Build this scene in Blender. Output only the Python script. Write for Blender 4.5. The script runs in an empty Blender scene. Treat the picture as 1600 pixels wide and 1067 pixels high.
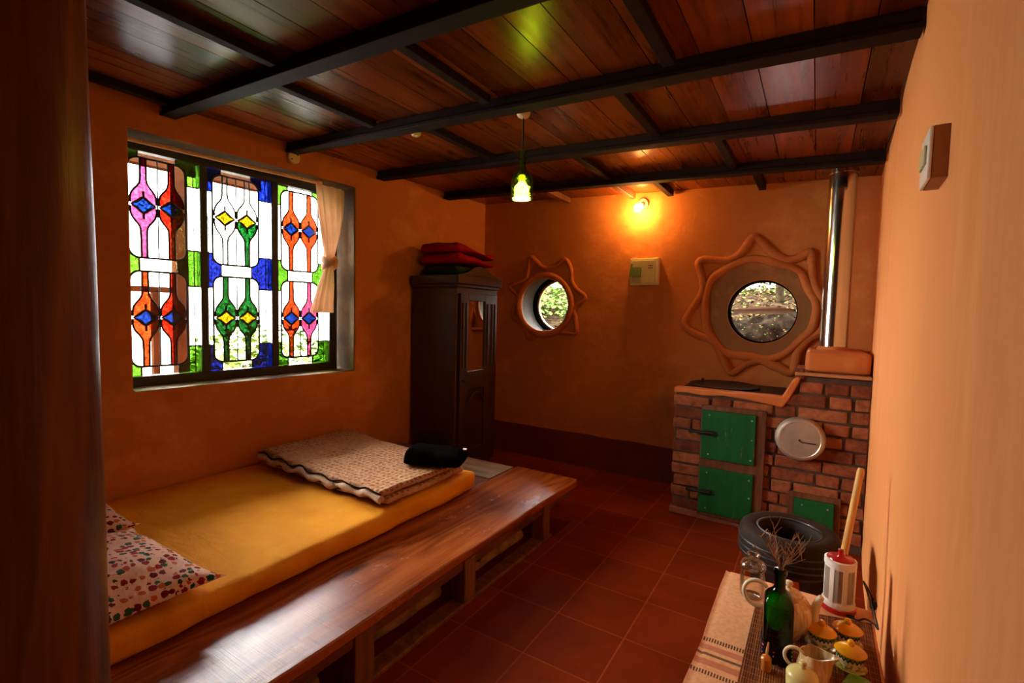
import bpy, bmesh, math, random
from mathutils import Vector, Matrix, noise

random.seed(7)
SC = bpy.context.scene
COL = SC.collection
PI = math.pi

# ------------------------------------------------------------------ camera
CAM_F, PITCH, ROLL, YAW, CAM_H = 756.0, 0.0585, 0.0221, 0.5612, 1.31
fwd = Vector((-math.sin(YAW) * math.cos(PITCH), math.cos(YAW) * math.cos(PITCH), -math.sin(PITCH)))
rgt = Vector((math.cos(YAW), math.sin(YAW), 0.0))
upv = rgt.cross(fwd)
r2 = rgt * math.cos(ROLL) + upv * math.sin(ROLL)
u2 = -rgt * math.sin(ROLL) + upv * math.cos(ROLL)
cam_data = bpy.data.cameras.new('camera')
cam_data.sensor_fit = 'HORIZONTAL'
cam_data.sensor_width = 36.0
cam_data.lens = CAM_F / 1600 * 36.0
cam_data.clip_start = 0.02
cam = bpy.data.objects.new('camera', cam_data)
cam.matrix_world = Matrix(((r2.x, u2.x, -fwd.x, 0), (r2.y, u2.y, -fwd.y, 0), (r2.z, u2.z, -fwd.z, CAM_H), (0, 0, 0, 1)))
COL.objects.link(cam)
SC.camera = cam

# ------------------------------------------------------------------ view, world, sun, daylight portals
SC.view_settings.view_transform = 'Standard'
SC.view_settings.look = 'None'
SC.view_settings.gamma = 1.0
SC.view_settings.exposure = 0.0
SC.view_settings.use_curve_mapping = False
SC.cycles.max_bounces = 10
SC.cycles.diffuse_bounces = 5
SC.cycles.glossy_bounces = 4
SC.cycles.transparent_max_bounces = 24
SC.cycles.sample_clamp_indirect = 8.0

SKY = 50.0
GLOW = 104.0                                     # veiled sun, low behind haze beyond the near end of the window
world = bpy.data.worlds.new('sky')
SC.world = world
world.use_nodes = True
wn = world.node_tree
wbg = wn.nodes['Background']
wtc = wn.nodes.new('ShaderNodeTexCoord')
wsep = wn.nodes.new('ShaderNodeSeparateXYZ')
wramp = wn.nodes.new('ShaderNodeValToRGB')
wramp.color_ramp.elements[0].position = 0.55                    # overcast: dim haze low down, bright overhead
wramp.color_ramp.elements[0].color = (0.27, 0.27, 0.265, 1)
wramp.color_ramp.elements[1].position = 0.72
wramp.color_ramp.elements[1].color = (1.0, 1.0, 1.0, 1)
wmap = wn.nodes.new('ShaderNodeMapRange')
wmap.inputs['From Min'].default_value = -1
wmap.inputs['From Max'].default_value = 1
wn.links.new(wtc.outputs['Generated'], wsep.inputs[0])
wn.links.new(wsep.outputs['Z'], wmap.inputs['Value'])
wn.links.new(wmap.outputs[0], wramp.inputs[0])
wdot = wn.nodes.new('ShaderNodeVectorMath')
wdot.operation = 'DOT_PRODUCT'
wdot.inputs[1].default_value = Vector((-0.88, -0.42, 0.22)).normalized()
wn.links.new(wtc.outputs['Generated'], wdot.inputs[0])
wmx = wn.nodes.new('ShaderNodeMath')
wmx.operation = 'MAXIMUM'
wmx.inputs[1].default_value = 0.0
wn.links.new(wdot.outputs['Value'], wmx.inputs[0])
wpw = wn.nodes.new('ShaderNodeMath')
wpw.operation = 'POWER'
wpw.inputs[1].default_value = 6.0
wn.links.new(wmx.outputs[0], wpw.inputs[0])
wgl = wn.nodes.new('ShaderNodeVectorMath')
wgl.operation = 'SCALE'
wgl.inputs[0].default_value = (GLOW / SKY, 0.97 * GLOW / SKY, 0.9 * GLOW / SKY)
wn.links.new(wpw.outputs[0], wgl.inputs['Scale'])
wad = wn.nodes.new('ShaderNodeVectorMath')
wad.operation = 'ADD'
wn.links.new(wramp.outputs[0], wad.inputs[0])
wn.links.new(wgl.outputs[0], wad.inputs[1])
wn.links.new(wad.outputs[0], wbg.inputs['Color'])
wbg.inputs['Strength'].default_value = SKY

sun_d = bpy.data.lights.new('sun', 'SUN')
sun_d.energy = 6.0
sun_d.angle = math.radians(5)
sun_d.color = (1.0, 0.95, 0.85)
sun = bpy.data.objects.new('sun', sun_d)
sun.rotation_euler = (math.radians(8), math.radians(38), 0)      # from over the roof, only the garden gets it
COL.objects.link(sun)

LW_A = -math.atan(0.0644)                     # left wall runs slightly inward with depth
LWO = Vector((-2.9727, 0.1912, 0))
LWM = Matrix.Translation(LWO) @ Matrix.Rotation(LW_A, 4, 'Z')


def portal(mat4, sx, sy):
    d = bpy.data.lights.new('daylight_portal', 'AREA')
    d.shape = 'RECTANGLE'
    d.size, d.size_y = sx, sy
    d.cycles.is_portal = True
    o = bpy.data.objects.new('daylight_portal', d)
    o.matrix_world = mat4
    COL.objects.link(o)


# area lights shine along local -Z
portal(LWM @ Matrix.Translation((-0.27, 1.47, 1.53)) @ Matrix.Rotation(-PI / 2, 4, 'Y'), 1.34, 1.44)
portal(Matrix.Translation((-0.335, 4.24, 1.358)) @ Matrix.Rotation(-PI / 2, 4, 'X'), 0.6, 0.6)
portal(Matrix.Translation((-2.09, 4.24, 1.39)) @ Matrix.Rotation(-PI / 2, 4, 'X'), 0.6, 0.6)


# ------------------------------------------------------------------ materials
def lin(r, g, b):
    def f(c):
        c /= 255.0
        return c / 12.92 if c <= 0.04045 else ((c + 0.055) / 1.055) ** 2.4
    return (f(r), f(g), f(b), 1.0)


def sc(c, k):
    return (min(1, c[0] * k), min(1, c[1] * k), min(1, c[2] * k), 1)


class NT:
    def __init__(self, name):
        self.m = bpy.data.materials.new(name)
        self.m.use_nodes = True
        self.t = self.m.node_tree
        self.n = self.t.nodes
        self.b = self.n['Principled BSDF']
        self.out = self.n['Material Output']

    def node(self, typ, **kw):
        nd = self.n.new(typ)
        for k, v in kw.items():
            setattr(nd, k, v)
        return nd

    def link(self, a, b):
        self.t.links.new(a, b)

    def coords(self, scale=(1, 1, 1), kind='Object', rot=(0, 0, 0), loc=(0, 0, 0)):
        tc = self.node('ShaderNodeTexCoord')
        mp = self.node('ShaderNodeMapping')
        mp.inputs['Scale'].default_value = scale
        mp.inputs['Rotation'].default_value = rot
        mp.inputs['Location'].default_value = loc
        self.link(tc.outputs[kind], mp.inputs[0])
        return mp.outputs[0]

    def noise(self, vec, scale, detail=4, rough=0.55, dist=0.0):
        nd = self.node('ShaderNodeTexNoise')
        nd.inputs['Scale'].default_value = scale
        nd.inputs['Detail'].default_value = detail
        nd.inputs['Roughness'].default_value = rough
        nd.inputs['Distortion'].default_value = dist
        if vec is not None:
            self.link(vec, nd.inputs['Vector'])
        return nd.outputs['Fac']

    def ramp(self, fac, stops, interp='LINEAR'):
        nd = self.node('ShaderNodeValToRGB')
        cr = nd.color_ramp
        cr.interpolation = interp
        while len(cr.elements) < len(stops):
            cr.elements.new(0.5)
        for e, (p, c) in zip(cr.elements, stops):
            e.position = p
            e.color = c if len(c) == 4 else (*c, 1)
        self.link(fac, nd.inputs[0])
        return nd.outputs[0]

    def mix(self, fac, a, b, typ='MIX'):
        nd = self.node('ShaderNodeMix', data_type='RGBA', blend_type=typ)
        for sock, v in ((nd.inputs[0], fac), (nd.inputs[6], a), (nd.inputs[7], b)):
            if hasattr(v, 'links'):
                self.link(v, sock)
            else:
                sock.default_value = v
        return nd.outputs[2]

    def math(self, op, a, b=0.0, c=None):
        nd = self.node('ShaderNodeMath', operation=op)
        for i, v in enumerate((a, b) if c is None else (a, b, c)):
            if hasattr(v, 'links'):
                self.link(v, nd.inputs[i])
            else:
                nd.inputs[i].default_value = v
        return nd.outputs[0]

    def bump(self, h, strength=0.3, dist=0.01, prev=None):
        nd = self.node('ShaderNodeBump')
        nd.inputs['Strength'].default_value = strength
        nd.inputs['Distance'].default_value = dist
        self.link(h, nd.inputs['Height'])
        if prev is not None:
            self.link(prev, nd.inputs['Normal'])
        return nd.outputs[0]

    def set(self, color=None, rough=None, normal=None, metal=None, spec=None, coat=None, coat_rough=None):
        for key, v in (('Base Color', color), ('Roughness', rough), ('Normal', normal), ('Metallic', metal),
                       ('Specular IOR Level', spec), ('Coat Weight', coat), ('Coat Roughness', coat_rough)):
            if v is None:
                continue
            if hasattr(v, 'links'):
                self.link(v, self.b.inputs[key])
            else:
                self.b.inputs[key].default_value = v
        return self.m


def plain(name, c, rough=0.5, var=0.12, scale=12, bump=0.1, bscale=60, metal=0.0, spec=0.5, coat=0.0):
    t = NT(name)
    v = t.coords()
    n = t.noise(v, scale)
    col = t.ramp(n, [(0.3, sc(c, 1 - var)), (0.7, sc(c, 1 + var))])
    nb = t.bump(t.noise(v, bscale), bump, 0.004)
    return t.set(col, rough, nb, metal, spec, coat, 0.1)


def plaster(name, a, b, bscale=22, bump=0.35, stretch=(1, 1, 1)):
    t = NT(name)
    v = t.coords(stretch)
    n1 = t.noise(v, 1.6, 5, 0.6, 0.4)
    n2 = t.noise(v, 9, 6, 0.65)
    f = t.math('ADD', t.math('MULTIPLY', n1, 0.65), t.math('MULTIPLY', n2, 0.35))
    col = t.ramp(f, [(0.34, a), (0.5, sc(a, 1.0)[:3] + (1,)), (0.64, b)])
    h = t.math('ADD', t.math('MULTIPLY', t.noise(v, 3.0, 4), 1.6), t.math('MULTIPLY', t.noise(v, bscale, 5, 0.7), 0.4))
    return t.set(col, 0.75, t.bump(h, bump, 0.02), spec=0.25)


def wood(name, dark, light, axis=1, scale=1.0, rough=0.3, spec=0.5, bump=0.15, tone=0.35, coat=0.0, ring=0.5):
    t = NT(name)
    s = [14.0 * scale] * 3
    s[axis] = 0.9 * scale
    v = t.coords(tuple(s))
    at = t.node('ShaderNodeAttribute', attribute_name='tone')
    off = t.node('ShaderNodeVectorMath', operation='ADD')
    sclv = t.node('ShaderNodeVectorMath', operation='SCALE')
    t.link(at.outputs['Color'], sclv.inputs[0])
    sclv.inputs['Scale'].default_value = 37.0
    t.link(v, off.inputs[0])
    t.link(sclv.outputs[0], off.inputs[1])
    vv = off.outputs[0]
    n1 = t.noise(vv, 0.55, 3, 0.5, 1.2)
    n2 = t.noise(vv, 2.6, 6, 0.7, 0.3)
    w = t.node('ShaderNodeMath', operation='SINE')
    t.link(t.math('MULTIPLY', n1, 34.0), w.inputs[0])
    f = t.math('ADD', t.math('MULTIPLY', w.outputs[0], 0.12 * ring), t.math('ADD', t.math('MULTIPLY', n1, 0.5), t.math('MULTIPLY', n2, 0.5)))
    col = t.ramp(f, [(0.28, dark), (0.72, light)])
    tn = t.math('ADD', t.math('MULTIPLY', at.outputs['Fac'], 2 * tone), 1.0 - tone)
    cmb = t.node('ShaderNodeCombineColor')
    for i in range(3):
        t.link(tn, cmb.inputs[i])
    col = t.mix(1.0, col, cmb.outputs[0], 'MULTIPLY')
    h = t.math('ADD', n2, t.math('MULTIPLY', n1, 0.4))
    rg = t.math('ADD', t.math('MULTIPLY', n2, 0.25), rough - 0.1)
    return t.set(col, rg, t.bump(h, bump, 0.006), spec=spec, coat=coat, coat_rough=0.15)


def glass_tint(name, c, tex=0.0, gloss=0.06, texscale=60):
    """coloured window glass: tinted see-through with a clear reflection"""
    t = NT(name)
    t.n.remove(t.b)
    tr = t.node('ShaderNodeBsdfTransparent')
    gl = t.node('ShaderNodeBsdfGlossy')
    gl.inputs['Roughness'].default_value = 0.05
    mx = t.node('ShaderNodeMixShader')
    fr = t.node('ShaderNodeFresnel')
    fr.inputs['IOR'].default_value = 1.45
    if tex > 0:
        v = t.coords()
        n = t.noise(v, texscale, 3, 0.6, 1.0)
        col = t.ramp(n, [(0.38, sc(c, 1 - tex)), (0.62, (min(1, c[0] * (1 + tex) + tex * 0.06), min(1, c[1] * (1 + tex) + tex * 0.06), min(1, c[2] * (1 + tex) + tex * 0.06), 1))])
        t.link(col, tr.inputs[0])
        b = t.bump(n, 0.3, 0.003)
        t.link(b, gl.inputs['Normal'])
    else:
        tr.inputs[0].default_value = c
    t.link(fr.outputs[0], mx.inputs[0])
    t.link(tr.outputs[0], mx.inputs[1])
    t.link(gl.outputs[0], mx.inputs[2])
    t.link(mx.outputs[0], t.out.inputs[0])
    return t.m


def emit(name, c, s):
    t = NT(name)
    t.b.inputs['Base Color'].default_value = c
    t.b.inputs['Emission Color'].default_value = c
    t.b.inputs['Emission Strength'].default_value = s
    return t.m


MT = {}
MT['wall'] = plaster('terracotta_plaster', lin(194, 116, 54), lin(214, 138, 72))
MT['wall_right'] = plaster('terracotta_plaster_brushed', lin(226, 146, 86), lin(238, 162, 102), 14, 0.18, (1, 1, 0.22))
MT['relief'] = plaster('moulded_clay', lin(180, 98, 44), lin(202, 122, 62), 40, 0.5)
MT['disc'] = plaster('stained_clay', lin(140, 96, 56), lin(186, 122, 70), 30, 0.4)
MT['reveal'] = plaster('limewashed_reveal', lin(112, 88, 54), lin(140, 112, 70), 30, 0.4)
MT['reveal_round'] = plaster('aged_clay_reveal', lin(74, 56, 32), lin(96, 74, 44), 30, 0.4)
MT['dado'] = plain('red_oxide_dado', lin(112, 42, 22), 0.6, 0.2, 3, 0.2, 20)
MT['ceil'] = wood('varnished_ceiling_plank', lin(66, 24, 6), lin(144, 68, 22), 1, 0.9, 0.27, 0.24, 0.035, 0.5, ring=0.4)
MT['beam'] = plain('dark_painted_beam', lin(34, 17, 9), 0.75, 0.3, 8, 0.3, 40, spec=0.15)
MT['post'] = wood('dark_varnished_trunk', lin(56, 28, 10), lin(124, 68, 28), 2, 0.7, 0.34, 0.18, 0.4, 0.0)
MT['slab'] = None
MT['bedwood'] = wood('bed_timber', lin(72, 34, 14), lin(140, 76, 34), 1, 1.0, 0.4, 0.4, 0.3, 0.3)
MT['pallet'] = wood('rough_pallet_timber', lin(84, 46, 22), lin(150, 92, 48), 2, 1.2, 0.7, 0.25, 0.4, 0.3)
MT['worn'] = wood('worn_deck_board', lin(70, 48, 32), lin(178, 150, 120), 0, 0.8, 0.5, 0.4, 0.5, 0.2)
MT['cup'] = wood('dark_cupboard_wood', lin(34, 18, 9), lin(62, 34, 17), 2, 0.8, 0.35, 0.5, 0.15, 0.15, 0.2)
MT['trunk'] = plain('mossy_bark', lin(24, 19, 11), 0.9, 0.8, 10, 1.0, 26, spec=0.0)
MT['bark'] = plain('bark', lin(140, 104, 66), 0.9, 0.5, 14, 1.0, 30)
MT['black'] = plain('black_lead', (0.012, 0.011, 0.01, 1), 0.45, 0.2, 30, 0.1)
MT['frame'] = plain('dark_window_frame', lin(34, 27, 22), 0.5, 0.25, 10, 0.2)
MT['rim'] = plain('dark_round_window_rim', lin(18, 13, 10), 0.9, 0.2, 10, 0.2, spec=0.0)
MT['rod'] = plain('curtain_rod_wood', lin(224, 176, 128), 0.4, 0.15, 20)
MT['cream'] = plain('cream_plastic', lin(226, 208, 160), 0.35, 0.04, 5, 0.02)
MT['creamdark'] = plain('aged_plastic', lin(200, 184, 140), 0.4, 0.05, 5, 0.02)
MT['whiteplastic'] = plain('white_plastic', lin(232, 222, 210), 0.3, 0.03, 5, 0.02)
MT['boxside'] = plain('wooden_switch_box', lin(168, 112, 72), 0.5, 0.1, 20)
MT['steel'] = NT('stainless_flue').set((0.62, 0.6, 0.55, 1), 0.16, metal=1.0)
MT['cord'] = plain('black_cord', (0.015, 0.013, 0.012, 1), 0.5, 0.1)
MT['brick'] = plain('clay_brick', lin(128, 68, 40), 0.85, 0.28, 9, 0.7, 55)
MT['mortar'] = plain('dark_mortar', lin(72, 48, 32), 0.95, 0.3, 20, 0.8, 50)
MT['iron'] = plain('dark_iron', lin(38, 30, 26), 0.5, 0.3, 20, 0.3, metal=0.5)
MT['alu'] = plain('dull_aluminium', lin(190, 178, 162), 0.42, 0.16, 9, 0.2, 30, metal=0.75)
MT['rivet'] = plain('zinc_screw', lin(190, 190, 180), 0.35, 0.1, metal=0.8)
MT['doorframe'] = wood('stove_door_timber', lin(70, 38, 20), lin(120, 70, 38), 2, 1.0, 0.6, 0.3, 0.3, 0.2)
MT['tyre'] = plain('old_tyre_rubber', lin(40, 28, 21), 0.75, 0.25, 14, 0.3, 40, spec=0.2)
MT['stool'] = wood('dark_stool_wood', lin(30, 18, 12), lin(60, 36, 22), 2, 1.0, 0.5, 0.4, 0.2, 0.1)
MT['cushion'] = None
MT['porcelain'] = plain('cream_porcelain', lin(232, 214, 178), 0.15, 0.03, 6, 0.0, spec=0.6)
MT['porcelain_in'] = plain('white_glaze', lin(226, 222, 212), 0.2, 0.02, 6, 0.0)
MT['potyellow'] = plain('pale_yellow_glaze', lin(222, 204, 128), 0.2, 0.08, 10, 0.0)
MT['yellow'] = plain('yellow_glaze', lin(236, 168, 24), 0.15, 0.08, 12, 0.02, spec=0.6)
MT['red'] = plain('red_plastic', lin(176, 22, 16), 0.2, 0.05, 8, 0.0, spec=0.6)
MT['handlewood'] = wood('pale_turned_wood', lin(196, 142, 70), lin(226, 178, 104), 2, 1.0, 0.45, 0.4, 0.1, 0.05)
MT['twig'] = plain('dry_twig', lin(156, 118, 78), 0.85, 0.25, 40, 0.3)
MT['amber'] = plain('amber_vial', lin(206, 120, 48), 0.15, 0.12, 20, 0.0, spec=0.7)
MT['redwool'] = plain('red_wool', lin(150, 16, 18), 0.95, 0.2, 20, 0.6, 180, spec=0.1)
MT['greencloth'] = plain('dark_green_cloth', lin(38, 52, 34), 0.95, 0.2, 20, 0.5, 150, spec=0.1)
MT['blackwool'] = plain('black_knit', (0.004, 0.004, 0.004, 1), 1.0, 0.3, 60, 0.8, 260, spec=0.0)
MT['tag'] = plain('white_tag', lin(220, 214, 206), 0.6, 0.02)
MT['curtain'] = plain('peach_cotton', lin(222, 178, 136), 0.9, 0.06, 12, 0.3, 200, spec=0.1)
def mk_curtain():
    t = NT('sheer_peach_cotton')
    v = t.coords()
    col = t.ramp(t.noise(v, 12, 4), [(0.3, lin(238, 208, 178)), (0.7, lin(246, 224, 198))])
    nb = t.bump(t.noise(v, 220, 3), 0.3, 0.003)
    t.set(col, 0.9, nb, spec=0.1)
    tl = t.node('ShaderNodeBsdfTranslucent')
    t.link(col, tl.inputs[0])
    mx = t.node('ShaderNodeMixShader')
    mx.inputs[0].default_value = 0.55
    t.link(t.b.outputs[0], mx.inputs[1])
    t.link(tl.outputs[0], mx.inputs[2])
    t.link(mx.outputs[0], t.out.inputs[0])
    return t.m


MT['curtain'] = mk_curtain()
MT['packet'] = plain('green_foil', lin(120, 172, 62), 0.3, 0.35, 14, 0.2, 30)
MT['card'] = plain('green_card', lin(74, 92, 30), 0.7, 0.25, 60, 0.2)
MT['ink'] = plain('brown_ink', lin(70, 40, 18), 0.7, 0.05)
MT['leaf'] = plain('garden_leaf', lin(78, 104, 42), 0.7, 0.45, 5, 0.1, spec=0.05)
MT['leaf_dark'] = plain('forest_leaf', lin(46, 56, 18), 0.8, 0.5, 5, 0.1, spec=0.02)
MT['soil'] = plain('leaf_litter', lin(26, 19, 12), 0.95, 0.9, 16, 1.0, 26, spec=0.0)
MT['stone'] = plain('dark_rock', lin(17, 13, 9), 0.95, 0.9, 12, 1.0, 22, spec=0.0)
MT['porch'] = plain('weathered_porch_timber', lin(44, 24, 12), 0.8, 0.3, 10, 0.4, spec=0.0)
MT['glass'] = glass_tint('clear_pane', (0.96, 0.97, 0.95, 1))
MT['g_clear'] = glass_tint('clear_leaded_glass', (0.97, 0.98, 0.96, 1), 0.06)
MT['g_frost'] = glass_tint('pale_leaded_glass', (0.92, 0.90, 0.86, 1), 0.06)
MT['g_blue'] = glass_tint('blue_glass', (0.016, 0.042, 0.24, 1), 0.55)
MT['g_eyeblue'] = glass_tint('eye_blue_glass', (0.018, 0.060, 0.20, 1), 0.45)
MT['g_green'] = glass_tint('green_glass', (0.010, 0.12, 0.032, 1), 0.5)
MT['g_lime'] = glass_tint('lime_glass', (0.14, 0.26, 0.05, 1), 0.25)
MT['g_red'] = glass_tint('red_glass', (0.34, 0.040, 0.018, 1), 0.35)
MT['g_orange'] = glass_tint('orange_glass', (0.40, 0.090, 0.028, 1), 0.3)
MT['g_pink'] = glass_tint('pink_glass', (0.38, 0.10, 0.18, 1), 0.25)
MT['g_yellow'] = glass_tint('yellow_glass', (0.34, 0.24, 0.02, 1), 0.3)
MT['bottle'] = glass_tint('green_bottle_glass', (0.03, 0.30, 0.02, 1), 0.1)
MT['lampglass'] = glass_tint('lamp_bottle_glass', (0.74, 0.93, 0.20, 1), 0.1)
MT['jarglass'] = None


def mk_jar(nm='jar_glass', blend=0.26, amt=0.6):
    t = NT(nm)
    t.n.remove(t.b)
    tr = t.node('ShaderNodeBsdfTransparent')
    tr.inputs[0].default_value = (0.93, 0.92, 0.9, 1)
    gl = t.node('ShaderNodeBsdfGlossy')
    gl.inputs['Roughness'].default_value = 0.03
    lw = t.node('ShaderNodeLayerWeight')
    lw.inputs['Blend'].default_value = blend
    mx = t.node('ShaderNodeMixShader')
    f = t.math('MULTIPLY', lw.outputs['Fresnel'], amt)
    t.link(f, mx.inputs[0])
    t.link(tr.outputs[0], mx.inputs[1])
    t.link(gl.outputs[0], mx.inputs[2])
    t.link(mx.outputs[0], t.out.inputs[0])
    return t.m


MT['jarglass'] = mk_jar()
MT['jarlid'] = mk_jar('jar_lid_glass', 0.6, 0.8)


def mk_tiles():
    t = NT('red_oxide_floor_tiles')
    v = t.coords((1, 1, 1), loc=(0.0, -0.06, 0))
    br = t.node('ShaderNodeTexBrick')
    br.offset = 0.0
    br.squash = 1.0
    br.inputs['Scale'].default_value = 1.0
    br.inputs['Brick Width'].default_value = 0.3
    br.inputs['Row Height'].default_value = 0.3
    br.inputs['Mortar Size'].default_value = 0.0035
    br.inputs['Mortar Smooth'].default_value = 0.3
    br.inputs['Color1'].default_value = lin(122, 42, 13)
    br.inputs['Color2'].default_value = lin(108, 36, 12)
    br.inputs['Mortar'].default_value = lin(138, 62, 26)
    t.link(v, br.inputs['Vector'])
    n = t.noise(v, 4, 6, 0.6, 0.3)
    g = t.ramp(n, [(0.3, (0.72, 0.70, 0.68, 1)), (0.7, (1.15, 1.12, 1.1, 1))])
    col = t.mix(1.0, br.outputs['Color'], g, 'MULTIPLY')
    h = t.math('ADD', t.math('MULTIPLY', br.outputs['Fac'], -1.0), t.math('MULTIPLY', t.noise(v, 14, 4), 0.3))
    rg = t.math('ADD', t.math('MULTIPLY', n, 0.3), 0.5)
    return t.set(col, rg, t.bump(h, 0.25, 0.004), spec=0.03)


def mk_slab():
    """wide varnished bed plank: long grain, knots and cross saw marks"""
    t = NT('varnished_bed_plank')
    tc = t.node('ShaderNodeTexCoord')
    sep = t.node('ShaderNodeSeparateXYZ')
    t.link(tc.outputs['Object'], sep.inputs[0])
    x, y = sep.outputs['X'], sep.outputs['Y']
    pull = None
    knot = None
    for (kx, ky, rx, ry, s) in ((-1.545, 1.29, 0.075, 0.26, 1.0), (-1.34, 2.40, 0.05, 0.22, 0.8), (-1.60, 0.55, 0.05, 0.2, 0.8), (-1.43, 1.75, 0.05, 0.34, 0.7)):
        dx = t.math('DIVIDE', t.math('SUBTRACT', x, kx), rx)
        dy = t.math('DIVIDE', t.math('SUBTRACT', y, ky), ry)
        d2 = t.math('ADD', t.math('MULTIPLY', dx, dx), t.math('MULTIPLY', dy, dy))
        g = t.math('MULTIPLY', t.math('POWER', 2.718, t.math('MULTIPLY', d2, -1.0)), s)
        pull = g if pull is None else t.math('ADD', pull, g)
        if kx > -1.34 - 1e-6 or kx < -1.61 or ky in (0.55, 1.75):
            continue
        k = t.math('POWER', 2.718, t.math('MULTIPLY', d2, -14.0))
        knot = k if knot is None else t.math('ADD', knot, k)
    v = t.coords((7, 0.8, 7))
    n1 = t.noise(v, 1.0, 4, 0.55, 0.6)
    n2 = t.noise(t.coords((60, 3.5, 60)), 1.0, 5, 0.7)
    ring = t.math('SINE', t.math('MULTIPLY', t.math('ADD', t.math('ADD', t.math('MULTIPLY', x, 5.0), n1), t.math('MULTIPLY', pull, 1.2)), 13.0))
    f = t.math('ADD', t.math('ADD', t.math('MULTIPLY', ring, 0.085), t.math('MULTIPLY', n2, 0.5)), t.math('MULTIPLY', n1, 0.5))
    col = t.ramp(f, [(0.22, lin(92, 38, 14)), (0.5, lin(150, 74, 30)), (0.8, lin(186, 104, 48))])
    col = t.mix(t.math('MINIMUM', t.math('MULTIPLY', knot, 0.9), 1.0), col, lin(46, 30, 20))
    saw = t.noise(t.coords((3, 240, 3), rot=(0, 0, 0.35)), 1.0, 2, 0.6)
    hh = t.math('ADD', t.math('MULTIPLY', saw, 0.5), t.math('MULTIPLY', n2, 0.6))
    rg = t.math('ADD', t.math('MULTIPLY', t.noise(t.coords((5, 2, 5)), 1.0, 5, 0.7), 0.35), 0.05)
    return t.set(col, rg, t.bump(hh, 0.3, 0.004), spec=0.65)


def mk_sheet():
    t = NT('yellow_cotton_sheet')
    v = t.coords()
    n = t.noise(v, 7, 4)
    col = t.ramp(n, [(0.3, lin(226, 144, 16)), (0.7, lin(238, 160, 28))])
    wr = t.noise(t.coords((4, 14, 8), rot=(0, 0, 0.5)), 1.0, 4, 0.55, 0.6)
    wv = t.noise(v, 300, 2)
    h = t.math('ADD', t.math('MULTIPLY', wr, 1.0), t.math('MULTIPLY', wv, 0.06))
    return t.set(col, 0.85, t.bump(h, 0.45, 0.02), spec=0.15)


def mk_quilt():
    """block printed brown quilt with running stitch puckers"""
    t = NT('printed_quilt')
    v = t.coords()
    vo = t.node('ShaderNodeTexVoronoi')
    vo.inputs['Scale'].default_value = 30
    vo.inputs['Randomness'].default_value = 0.25
    t.link(v, vo.inputs['Vector'])
    dot = t.ramp(vo.outputs['Distance'], [(0.26, (1, 1, 1, 1)), (0.40, (0, 0, 0, 1))])
    nz = t.noise(v, 40, 3)
    base = t.ramp(nz, [(0.3, lin(178, 128, 92)), (0.7, lin(204, 160, 122))])
    d2 = t.math('MULTIPLY', dot, t.math('GREATER_THAN', t.noise(v, 55, 2), 0.42))
    col = t.mix(t.math('MULTIPLY', d2, 0.75), base, lin(122, 66, 40))
    wv = t.node('ShaderNodeTexWave')
    wv.inputs['Scale'].default_value = 26
    wv.inputs['Distortion'].default_value = 5
    wv.inputs['Detail'].default_value = 2
    wv.bands_direction = 'X'
    t.link(t.coords((0.35, 1, 1)), wv.inputs['Vector'])
    pk = t.noise(t.coords((22, 60, 22)), 1.0, 3, 0.6, 0.5)
    h = t.math('ADD', t.math('MULTIPLY', wv.outputs['Fac'], 0.3), pk)
    return t.set(col, 0.9, t.bump(h, 0.8, 0.012), spec=0.1)


def mk_pillow():
    t = NT('printed_pillow_cotton')
    v = t.coords()
    wob = t.node('ShaderNodeTexNoise')
    wob.inputs['Scale'].default_value = 60
    t.link(v, wob.inputs['Vector'])
    add = t.mix(0.010, v, wob.outputs['Color'], 'ADD')
    vo = t.node('ShaderNodeTexVoronoi')
    vo.inputs['Scale'].default_value = 41
    vo.inputs['Randomness'].default_value = 0.5
    t.link(add, vo.inputs['Vector'])
    sepc = t.node('ShaderNodeSeparateColor')
    t.link(vo.outputs['Color'], sepc.inputs[0])
    hue = t.ramp(sepc.outputs[0], [(0.0, lin(150, 22, 24)), (0.3, lin(34, 76, 44)), (0.5, lin(196, 92, 44)), (0.68, lin(110, 20, 30)), (0.86, lin(60, 90, 60))], 'CONSTANT')
    sz = t.math('ADD', t.math('MULTIPLY', sepc.outputs[1], 0.14), 0.36)
    shape = t.math('LESS_THAN', t.math('ADD', vo.outputs['Distance'], t.math('MULTIPLY', t.math('SUBTRACT', t.noise(v, 130, 2), 0.5), 0.5)), sz)
    col = t.mix(shape, lin(236, 190, 166), hue)
    return t.set(col, 0.85, t.bump(t.noise(v, 9, 4, 0.6, 0.8), 0.35, 0.03), spec=0.15)


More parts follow.
